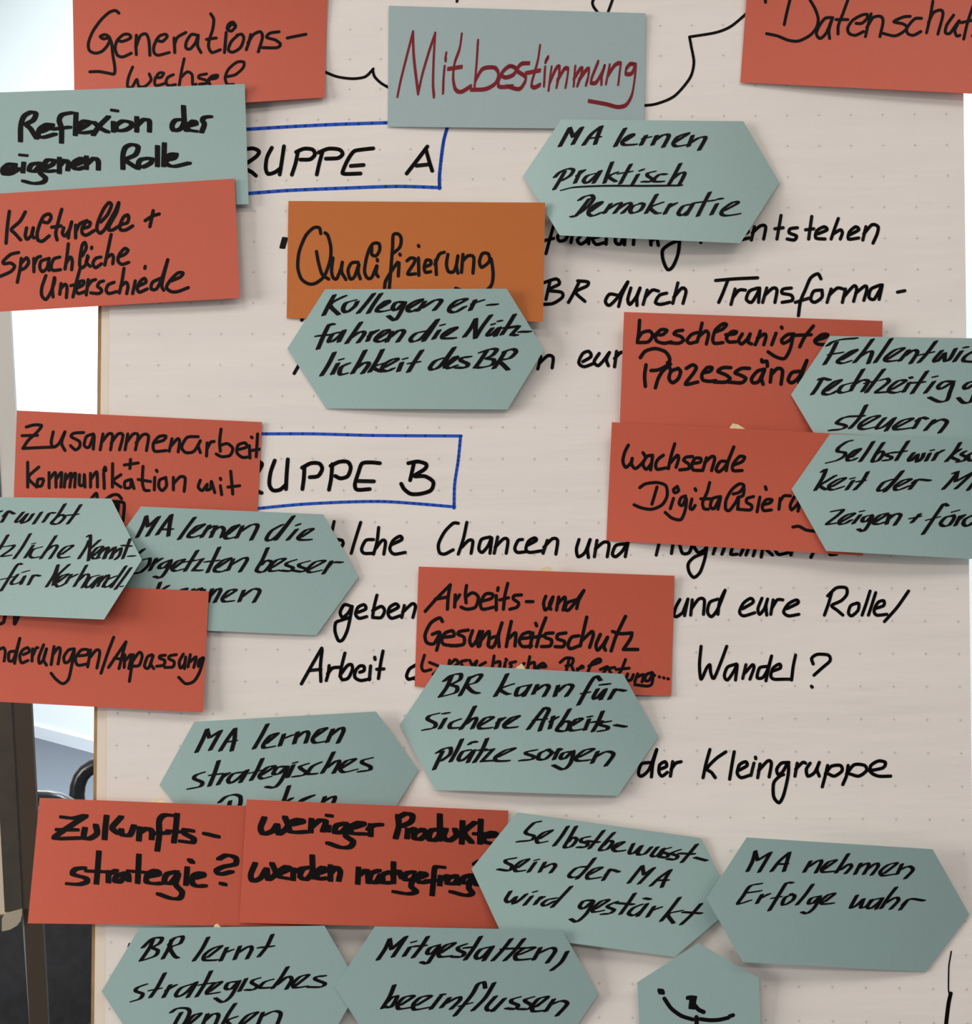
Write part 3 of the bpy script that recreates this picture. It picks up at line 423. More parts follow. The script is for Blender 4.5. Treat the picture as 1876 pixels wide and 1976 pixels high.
SHEET['second group heading'] = [
(490,820,430,34,'R',"""30,300 68,330 40,390;20,555 65,572;175,300 140,400 130,500 160,550 220,545 270,500;285,290 275,420 270,540;425,350 420,450 408,540;405,360 480,322 550,325 575,370 540,430 470,440;660,330 650,450 632,545;645,345 720,310 790,312 815,360 790,430 730,450 685,430;1060,322 980,315 910,325 880,400 850,500 870,545 975,540;880,472 1010,475;1345,330 1330,400 1315,465;1300,322 1380,308 1450,330 1440,370 1350,430 1440,432 1510,480 1490,550 1400,580 1320,580 1265,540 1240,495""")]
SHEET['question line'] = [
(1040,400,740,17,'R',"""75,80 55,150 35,226;30,162 72,152;122,118 92,140 100,165 130,158 145,120 122,118;168,110 157,172;215,130 188,160 205,180 240,152 252,60 243,178;265,150 300,140 280,120 262,155 280,182 316,174;332,120 328,180;378,120 374,170 398,180 420,130 418,183;468,120 462,182;545,140 548,184;550,165 575,150 584,186;
690,150 680,230 655,290 630,305 608,260 605,210 640,180 690,160;790,150 792,172;985,140 1025,120 1010,110 985,145 990,158 1028,150;1055,95 1040,160;1045,125 1085,90 1110,95 1100,155;1185,40 1165,155;1155,105 1195,100;1265,100 1230,105 1225,125 1260,140 1250,160 1215,155;1335,45 1320,155;1305,110 1345,105;1365,130 1410,110 1395,95 1360,115 1355,150 1400,155;1465,55 1445,110 1430,155;1440,130 1475,110 1485,125 1475,155;1520,135 1565,110 1550,95 1520,120 1515,155 1565,150;1600,95 1585,160;1590,130 1630,85 1660,95 1655,130 1635,175"""),
(1040,400,740,17,'R',"""20,370 85,350 100,375 45,405 110,415 115,440 70,470 20,475;55,360 35,450;195,370 165,430 145,465;190,360 240,365 235,385 180,415 225,460;385,430 345,425 325,460 345,480 390,435 435,365 405,430 390,485;450,395 435,450 445,475 475,440 495,395 480,440 480,480;530,405 510,475;520,440 555,405 585,410;625,420 590,430 570,465 595,475 640,465;680,370 655,470;660,440 700,395 720,410 705,470;
865,358 960,350 1070,345;925,355 900,420 880,465;960,400 940,475;950,440 980,405 1010,405;1070,395 1030,410 1015,450 1040,465 1070,420 1080,395 1075,465;1115,395 1095,465;1105,430 1145,395 1165,405 1155,465;1235,395 1195,400 1190,420 1235,430 1240,455 1190,465;1380,350 1365,325 1330,345 1305,400 1280,460 1270,530;1255,465 1320,445;1385,405 1345,410 1330,450 1350,465 1385,440 1385,405;1430,400 1410,465;1420,430 1460,395 1490,400;
1500,400 1485,465;1490,440 1540,385 1555,400 1540,460;1550,420 1595,385 1605,400 1590,455;1670,380 1625,400 1615,440 1640,450 1670,400 1680,380 1665,450;1755,415 1790,408"""),
(1040,400,740,17,'R',"""10,730 -5,790;5,760 45,725 70,735 65,785;215,755 255,730 245,705 215,715 195,760 220,780 265,765;295,715 270,755 290,775 320,745 345,710 330,745 340,775;380,705 370,780;370,740 400,710 425,714"""),
(540,380,520,40,'B',"""35,290 18,350"""),
(540,550,520,24,'R',"""160,225 152,245;140,545 100,615""")]
SHEET['second question line'] = [
(620,980,620,20,'R',"""75,80 65,128;95,185 122,190 128,210 118,226;230,85 200,180 175,265;305,185 260,190 235,240 250,265 305,265;335,115 325,200 305,270;315,240 355,190 375,200 365,270;410,215 470,185 460,165 420,190 400,240 425,270 490,260;800,90 770,90 720,140 685,210 690,260 720,270 770,245;850,85 830,180 800,270;820,230 860,190 885,195 875,265;985,170 935,185 920,240 940,260 975,220 995,175 985,265;
1030,170 1010,265;1015,230 1065,180 1090,190 1080,265;1175,185 1150,190 1130,235 1145,260 1200,255;1200,220 1255,190 1245,175 1210,195 1195,240 1215,260 1290,250;1320,190 1295,265;1300,230 1350,180 1380,190 1370,270;1505,185 1490,240 1500,285 1540,260 1570,185 1555,240 1560,290;1610,190 1595,285;1600,240 1650,200 1680,210 1670,285;1770,210 1720,220 1700,270 1720,285 1760,250 1790,200 1775,285"""),
(1200,1020,580,21,'R',"""235,80 215,165;320,90 310,155;360,100 380,155 420,150 440,100;440,90 460,130 480,150 520,130 530,100 520,180 490,270 450,305 420,270 415,220 450,180 520,150;590,100 570,158;640,120 625,160;690,120 680,160 720,160;765,110 740,165;790,125 775,165;835,120 820,170;880,120 870,178;905,135 940,165;960,140 980,162 1040,150;1065,130 1055,165;1200,140 1180,180;1290,140 1300,162 1340,160"""),
(620,980,620,20,'R',"""175,575 135,565 110,610 125,640 160,610 180,575 165,660 150,720 125,770 100,775 80,720 85,670 120,655 165,640;215,610 260,590 250,565 215,580 200,620 220,645 265,635;325,510 310,570 300,630;300,600 350,575 370,600 350,640 300,640;395,610 450,580 435,560 400,580 390,620 410,645 460,630;485,570 470,640;475,610 530,560 550,575 535,640"""),
(1200,1020,580,21,'R',"""363,443 338,490 326,540 345,549 380,525c 413,440c 392,543;440,445 430,540;435,500 480,440 515,445 510,535;600,440 550,460 535,520 560,550 600,500 645,385 610,460 600,535;755,500 820,460 805,435 760,465 735,520 760,545 830,525;875,435 850,500 860,535 890,500 910,440 900,480 905,540;945,445 930,535;935,500 970,445 1005,445;1030,500 1100,465 1090,445 1040,470 1010,520 1040,545 1105,535;
1310,400 1290,470 1265,540;1285,420 1340,370 1400,370 1405,410 1370,450 1310,480 1345,510 1380,540;1470,465 1430,480 1415,525 1435,545 1475,510 1480,470 1465,465;1550,390 1525,470 1500,540;1585,400 1560,480 1540,540;1580,500 1635,480 1635,450 1600,460 1575,510 1590,540 1655,535;1790,390 1720,490 1640,580"""),
(560,1230,300,42,'R',"""380,130c 270,320 135,560;385,150 365,340 370,530;230,400 370,385;470,340 460,430 435,520;450,440 510,370 590,360;660,190 620,350 600,470;605,450 690,340 740,330 750,390 700,490 630,510 605,470;840,420 890,400 890,350 840,345 790,400 780,480 850,520 960,500;970,345 955,510;1020,240 1024,266;1120,165 1090,320 1065,495;1045,385 1130,380;1520,330 1440,380 1405,460 1430,505 1520,480;1840,300 1500,500"""),
(1200,1020,580,21,'R',"""495,735 485,850 495,940 530,870 550,850 555,900 575,935 620,830 655,735;715,845 660,865 640,920 660,945 700,890 720,850 710,945;775,850 755,935;770,900 815,850 825,870 800,940;905,860 860,870 845,930 880,930 910,880 935,795 915,880 900,950;940,890 990,870 985,845 945,870 930,920 950,940 1010,940;1085,790 1070,860 1060,945;1010,940 1060,940;1195,845 1185,810 1220,785 1290,790 1300,825 1250,870 1200,915;1184,984 1189,990""")]
SHEET['last line'] = [
(1200,1420,550,23,'R',"""185,175 130,185 110,245 130,265 180,220 230,90 205,180 195,270;250,220 295,200 285,170 250,190 245,240 265,265 300,240;335,170 320,265;325,220 355,180 390,170;580,90 555,180 535,275;685,105 620,150 560,215 590,240 615,275;740,105 725,190 710,285;775,225 825,195 815,170 775,190 760,245 785,275 840,260;870,180 850,260;880,140 882,150;910,185 895,275;900,230 960,165 985,180 970,270;
1100,175 1050,180 1020,220 1030,255 1060,235 1095,180 1095,260 1065,390 1035,440 1000,400 1000,310 1040,265 1065,255;1155,180 1140,265;1145,220 1190,175 1210,180;1240,180 1215,220 1225,265 1270,240 1300,175 1285,220 1300,265;1355,195 1340,260 1320,335;1340,250 1380,200 1440,195 1450,230 1400,265 1360,250;1490,195 1480,260 1455,320;1480,250 1530,190 1600,195 1610,230 1560,265 1500,250;1630,230 1720,210 1735,175 1690,165 1640,195 1640,240 1690,265 1770,265"""),
(190,1770,500,14,'R',"""224,192 216,215""")]
SHEET['drawn outline'] = [
(560,0,940,11,'R',"""130,275 180,295 240,303 290,295 320,265;318,270 325,295 350,320 390,343;1355,407 1410,400 1480,370 1540,300 1555,240 1545,180 1538,142c 1640,125 1700,100 1765,45;646,-10 642,6;1220,-10 1185,-20 1165,5 1168,25 1185,48;1245,-10 1225,45"""),
(1200,1800,676,8,'R',"""1765,100 1752,180 1750,300 1755,330"""),
(1200,1800,676,22,'R',"""1762,325 1750,380 1738,480 1732,560""")]
BLUE = [
(460,210,440,28,'R',"""20,171 400,148 800,128 1300,112;1722,140 1690,260 1670,400 1655,550 1655,655;20,701 400,672 800,655 1300,638 1660,648"""),
(490,820,430,26,'R',"""20,75 500,75 1000,88 1745,93;1740,93 1720,300 1690,500 1685,700;10,705 400,668 800,648 1100,645 1400,665 1690,690""")]

# ------------------------------------------------------------------ chairs behind the board
def rounded_path(pts, r, seg=6):
    out = []
    n = len(pts)
    for i in range(n):
        p, a, b = Vector(pts[i]), Vector(pts[i - 1]), Vector(pts[(i + 1) % n])
        da, db = (a - p), (b - p)
        rr = min(r, da.length * 0.49, db.length * 0.49)
        p0, p1 = p + da.normalized() * rr, p + db.normalized() * rr
        for k in range(seg + 1):
            t = k / seg
            out.append(p0 * (1 - t) ** 2 + p * 2 * t * (1 - t) + p1 * t * t)
    return out


def make_chair(label, loc, rz):
    """faces local +X"""
    root = tag(empty('conference_chair', loc, rz), label, 'chair', 'black armchairs behind the board')
    bm = bmesh.new()
    add_box(bm, (0.0, 0, 0.445), (0.48, 0.48, 0.07), bevel=0.03, seg=4)
    local_mesh('seat', bm, M['fabric'], root, True)
    bm = bmesh.new()
    add_box(bm, (-0.26, 0, 0.70), (0.055, 0.46, 0.42), rot=None, bevel=0.025, seg=4)
    for v in bm.verts:
        v.co.x += -0.10 * (v.co.z - 0.5) - 0.25 * v.co.y ** 2 + 0.02
        v.co.y *= 1.0 - 0.35 * max(0.0, 0.62 - v.co.z)
    local_mesh('backrest', bm, M['fabric'], root, True)
    for s in (-1, 1):
        bm = bmesh.new()
        y = s * 0.275
        loop = rounded_path([(-0.24, y, 0.40), (0.19, y, 0.40), (0.25, y, 0.69), (-0.25, y, 0.69)], 0.13, 7)
        add_tube(bm, loop, 0.022, 14, True)
        local_mesh('armrest', bm, M['plastic'], root, True)
    for sx in (-1, 1):
        for sy in (-1, 1):
            bm = bmesh.new()
            add_tube(bm, [(sx * 0.19, sy * 0.19, 0.42), (sx * 0.24, sy * 0.23, 0.0)], 0.012, 12)
            local_mesh('leg', bm, M['rod'], root, True)
    return root


make_chair('black armchair farthest back, its looped armrest showing right beside the pinboard edge', (-0.932, 3.90, 0), math.pi)
make_chair('black armchair mostly hidden by the dark brown post, armrest curving out below it', (-1.185, 2.88, 0), math.radians(12))
make_chair('nearest charcoal chair back filling the gap below the red Zukunftsstrategie card', (-0.80, 1.71, 0), -math.pi / 2)

# ------------------------------------------------------------------ whiteboard at the left edge
WD = 1.30
wr = tag(empty('mobile_whiteboard', (-0.62, WD + 0.02, 0)), 'whiteboard with bronze profile frame and dark brown post at the left edge', 'whiteboard')


def wb(px, py, dy=0.0):
    return deep(px, py, WD) + Vector((0, dy, 0))


def slab(name, quad, thick, mat, parent, front=0.0):
    """quad: four photo pixels; a solid of the given depth behind them"""
    f = [wb(x, y, front) for x, y in quad]
    vs = f + [v + Vector((0, thick, 0)) for v in f]
    return mesh_obj(name, vs, box8(vs), mat, parent)


SL = 0.053                           # the board leans sideways a little


def ex(y):
    return 43 - SL * (1757 - y)


slab('panel', [(-1700, 1770), (ex(1770) - 32, 1770), (ex(-400) - 32, -400), (-1800, -400)], 0.016, M['enamel'], wr, 0.006)
fr = slab('frame', [(ex(1760) - 34, 1760), (ex(1760), 1760), (ex(-400), -400), (ex(-400) - 34, -400)], 0.026, M['alu'], wr)
for k, w in ((6, 3), (12, 2), (24, 2)):
    slab('groove', [(ex(1755) - k - w, 1755), (ex(1755) - k, 1755), (ex(-398) - k, -398), (ex(-398) - k - w, -398)], 0.003, M['cap'], fr, -0.0006)
slab('bottom_rail', [(-1700, 1795), (6, 1795), (6, 1768), (-1700, 1768)], 0.026, M['alu'], wr)
cap_px = [(5, 1796), (20, 1793), (33, 1786), (41, 1776), (44, 1764), (44, 1753), (10, 1762), (5, 1772)]
f = [wb(x, y, -0.002) for x, y in cap_px]
n = len(f)
vs = f + [v + Vector((0, 0.03, 0)) for v in f]
mesh_obj('corner_cap', vs, [tuple(range(n)), tuple(range(2 * n - 1, n - 1, -1))] + [(i, i + n, (i + 1) % n + n, (i + 1) % n) for i in range(n)], M['cap'], wr)


def down_to_floor(xl, xr, y0, slope):
    yb = CY + CAM.z / WD * FPX
    return [(xl + slope * (yb - y0), yb), (xr + slope * (yb - y0), yb), (xr, y0), (xl, y0)]


slab('post', down_to_floor(17.6, 53.5, 1250, 0.0535), 0.005, M['post'], wr, 0.0008)
slab('upper_post', [(18.5, 1250), (53.5, 1250), (53.5 - 0.0535 * 1650, -400), (18.5 - 0.0535 * 1650, -400)], 0.005, M['post_glare'], wr, 0.0008)['label'] = 'upper post with window glare in its colour'  # same post going up; its off-white colour stands in for the window reflection
slab('leg', down_to_floor(41.0, 47.0, 1770, 0.068), 0.008, M['rod'], wr, 0.002)

# ------------------------------------------------------------------ pinboard on its legs
def lx(y):                           # left edge of the board in the photograph
    return 189.2 - 0.00988 * (y - 600)


def rx(y):
    return 1861.0 + 0.0118 * (y - 300)


YT, YB = -330, 2330
foot = at(938, YB, -0.02)
pb = tag(empty('pinboard', (foot.x, foot.y, 0)), 'brown-edged pinboard carrying the white flipchart sheets', 'pinboard')


def plate(name, quad, z0, z1, mat, parent=None, origin=None):
    """quad of photo pixels on the board plane, from depth z1 (back) to z0 (front)"""
    f = [at(x, y, z0) for x, y in quad]
    b = [p - PN * (z0 - z1) for p in f]
    vs = f + b
    return mesh_obj(name, vs, box8(vs), mat, parent, origin)


plate('panel', [(lx(YB) + 7, YB), (rx(YB) - 12, YB), (rx(YT) - 12, YT), (lx(YT) + 7, YT)], -0.0040, -0.020, M['board'], pb)
plate('edge_strip', [(lx(YB), YB), (lx(YB) + 7, YB), (lx(YT) + 7, YT), (lx(YT), YT)], -0.0036, -0.022, M['edge'], pb)
plate('edge_strip', [(rx(YB) - 12, YB), (rx(YB) - 5, YB), (rx(YT) - 5, YT), (rx(YT) - 12, YT)], -0.0036, -0.022, M['edge'], pb)
for px in (480, 1400):
    bm = bmesh.new()
    a, b = at(px, 1700, -0.040), at(px, YB, -0.040)
    d = (b - a).normalized()
    e = a + d * ((0.0 - a.z) / d.z)
    top = at(px, YT + 200, -0.040)
    add_tube(bm, [top - Vector((pb.location.x, pb.location.y, 0)), e - Vector((pb.location.x, pb.location.y, 0))], 0.016, 14)
    local_mesh('leg', bm, M['post'], pb, True)
    bm = bmesh.new()
    add_tube(bm, [top + Vector((0, 0.005, -0.05)) - pb.location, Vector((top.x * 1.1, top.y + 0.75, 0.012)) - pb.location], 0.014, 14)
    local_mesh('rear_leg', bm, M['post'], pb, True)

# ------------------------------------------------------------------ paper sheets
def sheet(name, quad, z, mat, nx, ny, wave):
    (x0, y0), (x1, y1), (x2, y2), (x3, y3) = quad      # bl, br, tr, tl
    vs, fs = [], []
    rnd = random.Random(5)
    ph = [(rnd.uniform(2, 9), rnd.uniform(8, 30), rnd.uniform(0, 6.3), rnd.uniform(0.2, 1.0)) for _ in range(9)]
    for side in (0, 1):
        for j in range(ny + 1):
            v = j / ny
            for i in range(nx + 1):
                u = i / nx
                px = (x3 * (1 - u) + x2 * u) * (1 - v) + (x0 * (1 - u) + x1 * u) * v
                py = (y3 * (1 - u) + y2 * u) * (1 - v) + (y0 * (1 - u) + y1 * u) * v
                h = wave * (sum(a[3] * math.sin(a[0] * u + a[1] * v + a[2]) for a in ph) / 4.0 - 1.0)
                vs.append(at(px, py, z + min(0.0, h) - side * 0.00015))
    K = (nx + 1) * (ny + 1)
    for j in range(ny):
        for i in range(nx):
            a = j * (nx + 1) + i
            fs.append((a, a + nx + 1, a + nx + 2, a + 1))
            fs.append((K + a, K + a + 1, K + a + nx + 2, K + a + nx + 1))
    for i in range(nx):
        fs.append((i, i + 1, K + i + 1, K + i))
        a = ny * (nx + 1) + i
        fs.append((a, K + a, K + a + 1, a + 1))
    for j in range(ny):
        a = j * (nx + 1)
        fs.append((a, K + a, K + a + nx + 1, a + nx + 1))
        a = a + nx
        fs.append((a, a + nx + 1, K + a + nx + 1, K + a))
    return mesh_obj(name, vs, fs, mat, origin=at(938, 988, z), smooth=False)


under = sheet('flipchart_sheet', [(lx(2290) + 6, 2290), (1800, 2290), (1800, -290), (lx(-290) + 7, -290)], -0.0022, M['under_paper'], 8, 12, 0.0)
tag(under, 'older cream sheet peeping out as a narrow strip along the left edge', 'paper sheet')
main_sheet = sheet('flipchart_sheet', [(201, 2270), (rx(2270), 2270), (rx(-270), -270), (217, -270)], -0.0004, M['paper'], 60, 90, 0.0)
tag(main_sheet, 'large white gridded flipchart sheet with black handwriting and blue framed headings', 'paper sheet')

# printed grid of little crosses, 25 mm apart
o0 = at(495, 231.8)
exv = (at(1764, 220.5) - o0).normalized()
eyv = exv.cross(PN).normalized()
if eyv.z > 0:
    eyv = -eyv
gv, gf = [], []
for i in range(-4, 23):
    for j in range(-9, 34):
        c = o0 + exv * (0.025 * i) + eyv * (0.025 * j) + PN * -0.00034
        for (a, b) in ((0.0013, 0.00026), (0.00026, 0.0013)):
            k = len(gv)
            gv += [c - exv * a - eyv * b, c + exv * a - eyv * b, c + exv * a + eyv * b, c - exv * a + eyv * b]
            gf.append((k + 3, k + 2, k + 1, k))
mesh_obj('grid_print', gv, gf, M['print'], main_sheet)


# ------------------------------------------------------------------ pen strokes
def nib(kind, w):
    if kind == 'R':
        return [(0.5 * w * math.cos(a), 0.5 * w * math.sin(a)) for a in [2 * math.pi * k / 12 for k in range(12)]]
    if kind == 'B':
        hw, hh, ang = 0.5 * w, 0.27 * w, math.radians(6)
    elif kind == 'V':
        hw, hh, ang = 0.29 * w, 0.60 * w, math.radians(8)
    else:
        hw, hh, ang = 0.46 * w, 0.13 * w, math.radians(-14)
    c, s = math.cos(ang), math.sin(ang)
    k = 0.35 * min(hw, hh)
    pts = [(-hw + k, -hh), (hw - k, -hh), (hw, -hh + k), (hw, hh - k), (hw - k, hh), (-hw + k, hh), (-hw, hh - k), (-hw, -hh + k)]
    return [(x * c - y * s, x * s + y * c) for x, y in pts]


def hull(p):
    p = sorted(set(p))
    if len(p) < 3:
        return p
    def half(q):
        o = []
        for a in q:
            while len(o) > 1 and (o[-1][0] - o[-2][0]) * (a[1] - o[-2][1]) - (o[-1][1] - o[-2][1]) * (a[0] - o[-2][0]) <= 1e-9:
                o.pop()
            o.append(a)
        return o
    lo, up = half(p), half(p[::-1])
    return lo[:-1] + up[:-1]


def spline(pts):
    """Catmull-Rom through the points"""
    if len(pts) < 3:
        return pts
    out = []
    P = [(2 * pts[0][0] - pts[1][0], 2 * pts[0][1] - pts[1][1])] + pts + [(2 * pts[-1][0] - pts[-2][0], 2 * pts[-1][1] - pts[-2][1])]
    for i in range(1, len(P) - 2):
        a, b, c, d = P[i - 1], P[i], P[i + 1], P[i + 2]
        L = math.hypot(c[0] - b[0], c[1] - b[1])
        n = 3 if L < 45 else 5
        t1, t2 = 0.42, 0.42
        for k in range(n):
            t = k / n
            h1, h2, h3, h4 = 2 * t ** 3 - 3 * t * t + 1, t ** 3 - 2 * t * t + t, -2 * t ** 3 + 3 * t * t, t ** 3 - t * t
            out.append(tuple(h1 * b[q] + h2 * t1 * (c[q] - a[q]) + h3 * c[q] + h4 * t2 * (d[q] - b[q]) for q in (0, 1)))
    out.append(pts[-1])
    return out


def stroke_polys(line):
    """convex polygons (photo pixels) swept by the pen along every stroke of the line"""
    x0, y0, cw, w, kind, txt = line
    s = cw / 1876.0
    nb = nib(kind, w)
    polys = []
    for st in txt.replace('\n', '').split(';'):
        st = st.strip()
        if not st:
            continue
        runs, cur = [], []
        for tk in st.split():
            corner = tk.endswith('c')
            x, y = tk.rstrip('c').split(',')
            p = (float(x), float(y))
            cur.append(p)
            if corner and len(cur) > 1:
                runs.append(cur)
                cur = [p]
        if len(cur) > 1 or not runs:
            runs.append(cur)
        for r in runs:
            q = spline(r)
            for a, b in zip(q[:-1], q[1:]):
                h = hull([(a[0] + n[0], a[1] + n[1]) for n in nb] + [(b[0] + n[0], b[1] + n[1]) for n in nb])
                polys.append([(x0 + x * s, y0 + y * s) for x, y in h])
    return polys


def inside(poly, x, y):
    c = False
    j = len(poly) - 1
    for i in range(len(poly)):
        xi, yi = poly[i]
        xj, yj = poly[j]
        if (yi > y) != (yj > y) and x < (xj - xi) * (y - yi) / (yj - yi) + xi:
            c = not c
        j = i
    return c


def clip(poly, outline):
    """clip a convex polygon by a convex outline"""
    area2 = sum(outline[i - 1][0] * outline[i][1] - outline[i][0] * outline[i - 1][1] for i in range(len(outline)))
    sg = 1 if area2 > 0 else -1
    out = poly
    for i in range(len(outline)):
        a, b = outline[i - 1], outline[i]
        src, out = out, []
        d = [sg * ((b[0] - a[0]) * (p[1] - a[1]) - (b[1] - a[1]) * (p[0] - a[0])) for p in src]
        for k in range(len(src)):
            p, q, dp, dq = src[k - 1], src[k], d[k - 1], d[k]
            if (dp >= 0) != (dq >= 0):
                t = dp / (dp - dq)
                out.append((p[0] + (q[0] - p[0]) * t, p[1] + (q[1] - p[1]) * t))
            if dq >= 0:
                out.append(q)
        if len(out) < 3:
            return None
    return out


def chunks(line):
    """split a line of strokes into the pieces that stand well apart from each other"""
    s = line[2] / 1876.0
    items = []
    for st in line[5].replace('\n', '').split(';'):
        xs = [float(tk.split(',')[0]) * s for tk in st.split()]
        if xs:
            items.append((min(xs), max(xs), st))
    items.sort()
    out, cur, end = [], [], None
    for a, b, st in items:
        if cur and a - end > 28:
            out.append(cur)
            cur = []
            end = None
        cur.append(st)
        end = b if end is None else max(end, b)
    out.append(cur)
    return [line[:5] + (';'.join(c),) for c in out]


def write(name, lines, mat, parent, zf, outline=None):
    vs, fs = [], []
    for line in lines:
        for pg in stroke_polys(line):
            if outline is not None:
                pg = clip(pg, outline)
                if pg is None:
                    continue
            k = len(vs)
            vs += [at(x, y, zf(x, y)) for x, y in pg]
            fs.append(tuple(range(k + len(pg) - 1, k - 1, -1)))
    if not vs:
        return None
    return mesh_obj(name, vs, fs, mat, parent)


for key, lines in SHEET.items():
    for line in lines:
        if key != 'drawn outline':
            for piece in chunks(line):
                write('handwriting', [piece], M['ink'], main_sheet, lambda x, y: -0.00022)
        else:
            for st in (line[5].split(';') if line[1] else [line[5]]) if line[0] != 560 else ['%s;%s' % tuple(line[5].split(';')[:2])] + line[5].split(';')[2:]:
                write('drawn_outline', [line[:5] + (st,)], M['ink'], main_sheet, lambda x, y: -0.00022)
for line in BLUE:
    for st in line[5].split(';'):
        tag(write('heading_frame_line', [line[:5] + (st,)], M['blue_ink'], main_sheet, lambda x, y: -0.00026), 'hand-drawn blue frame line')

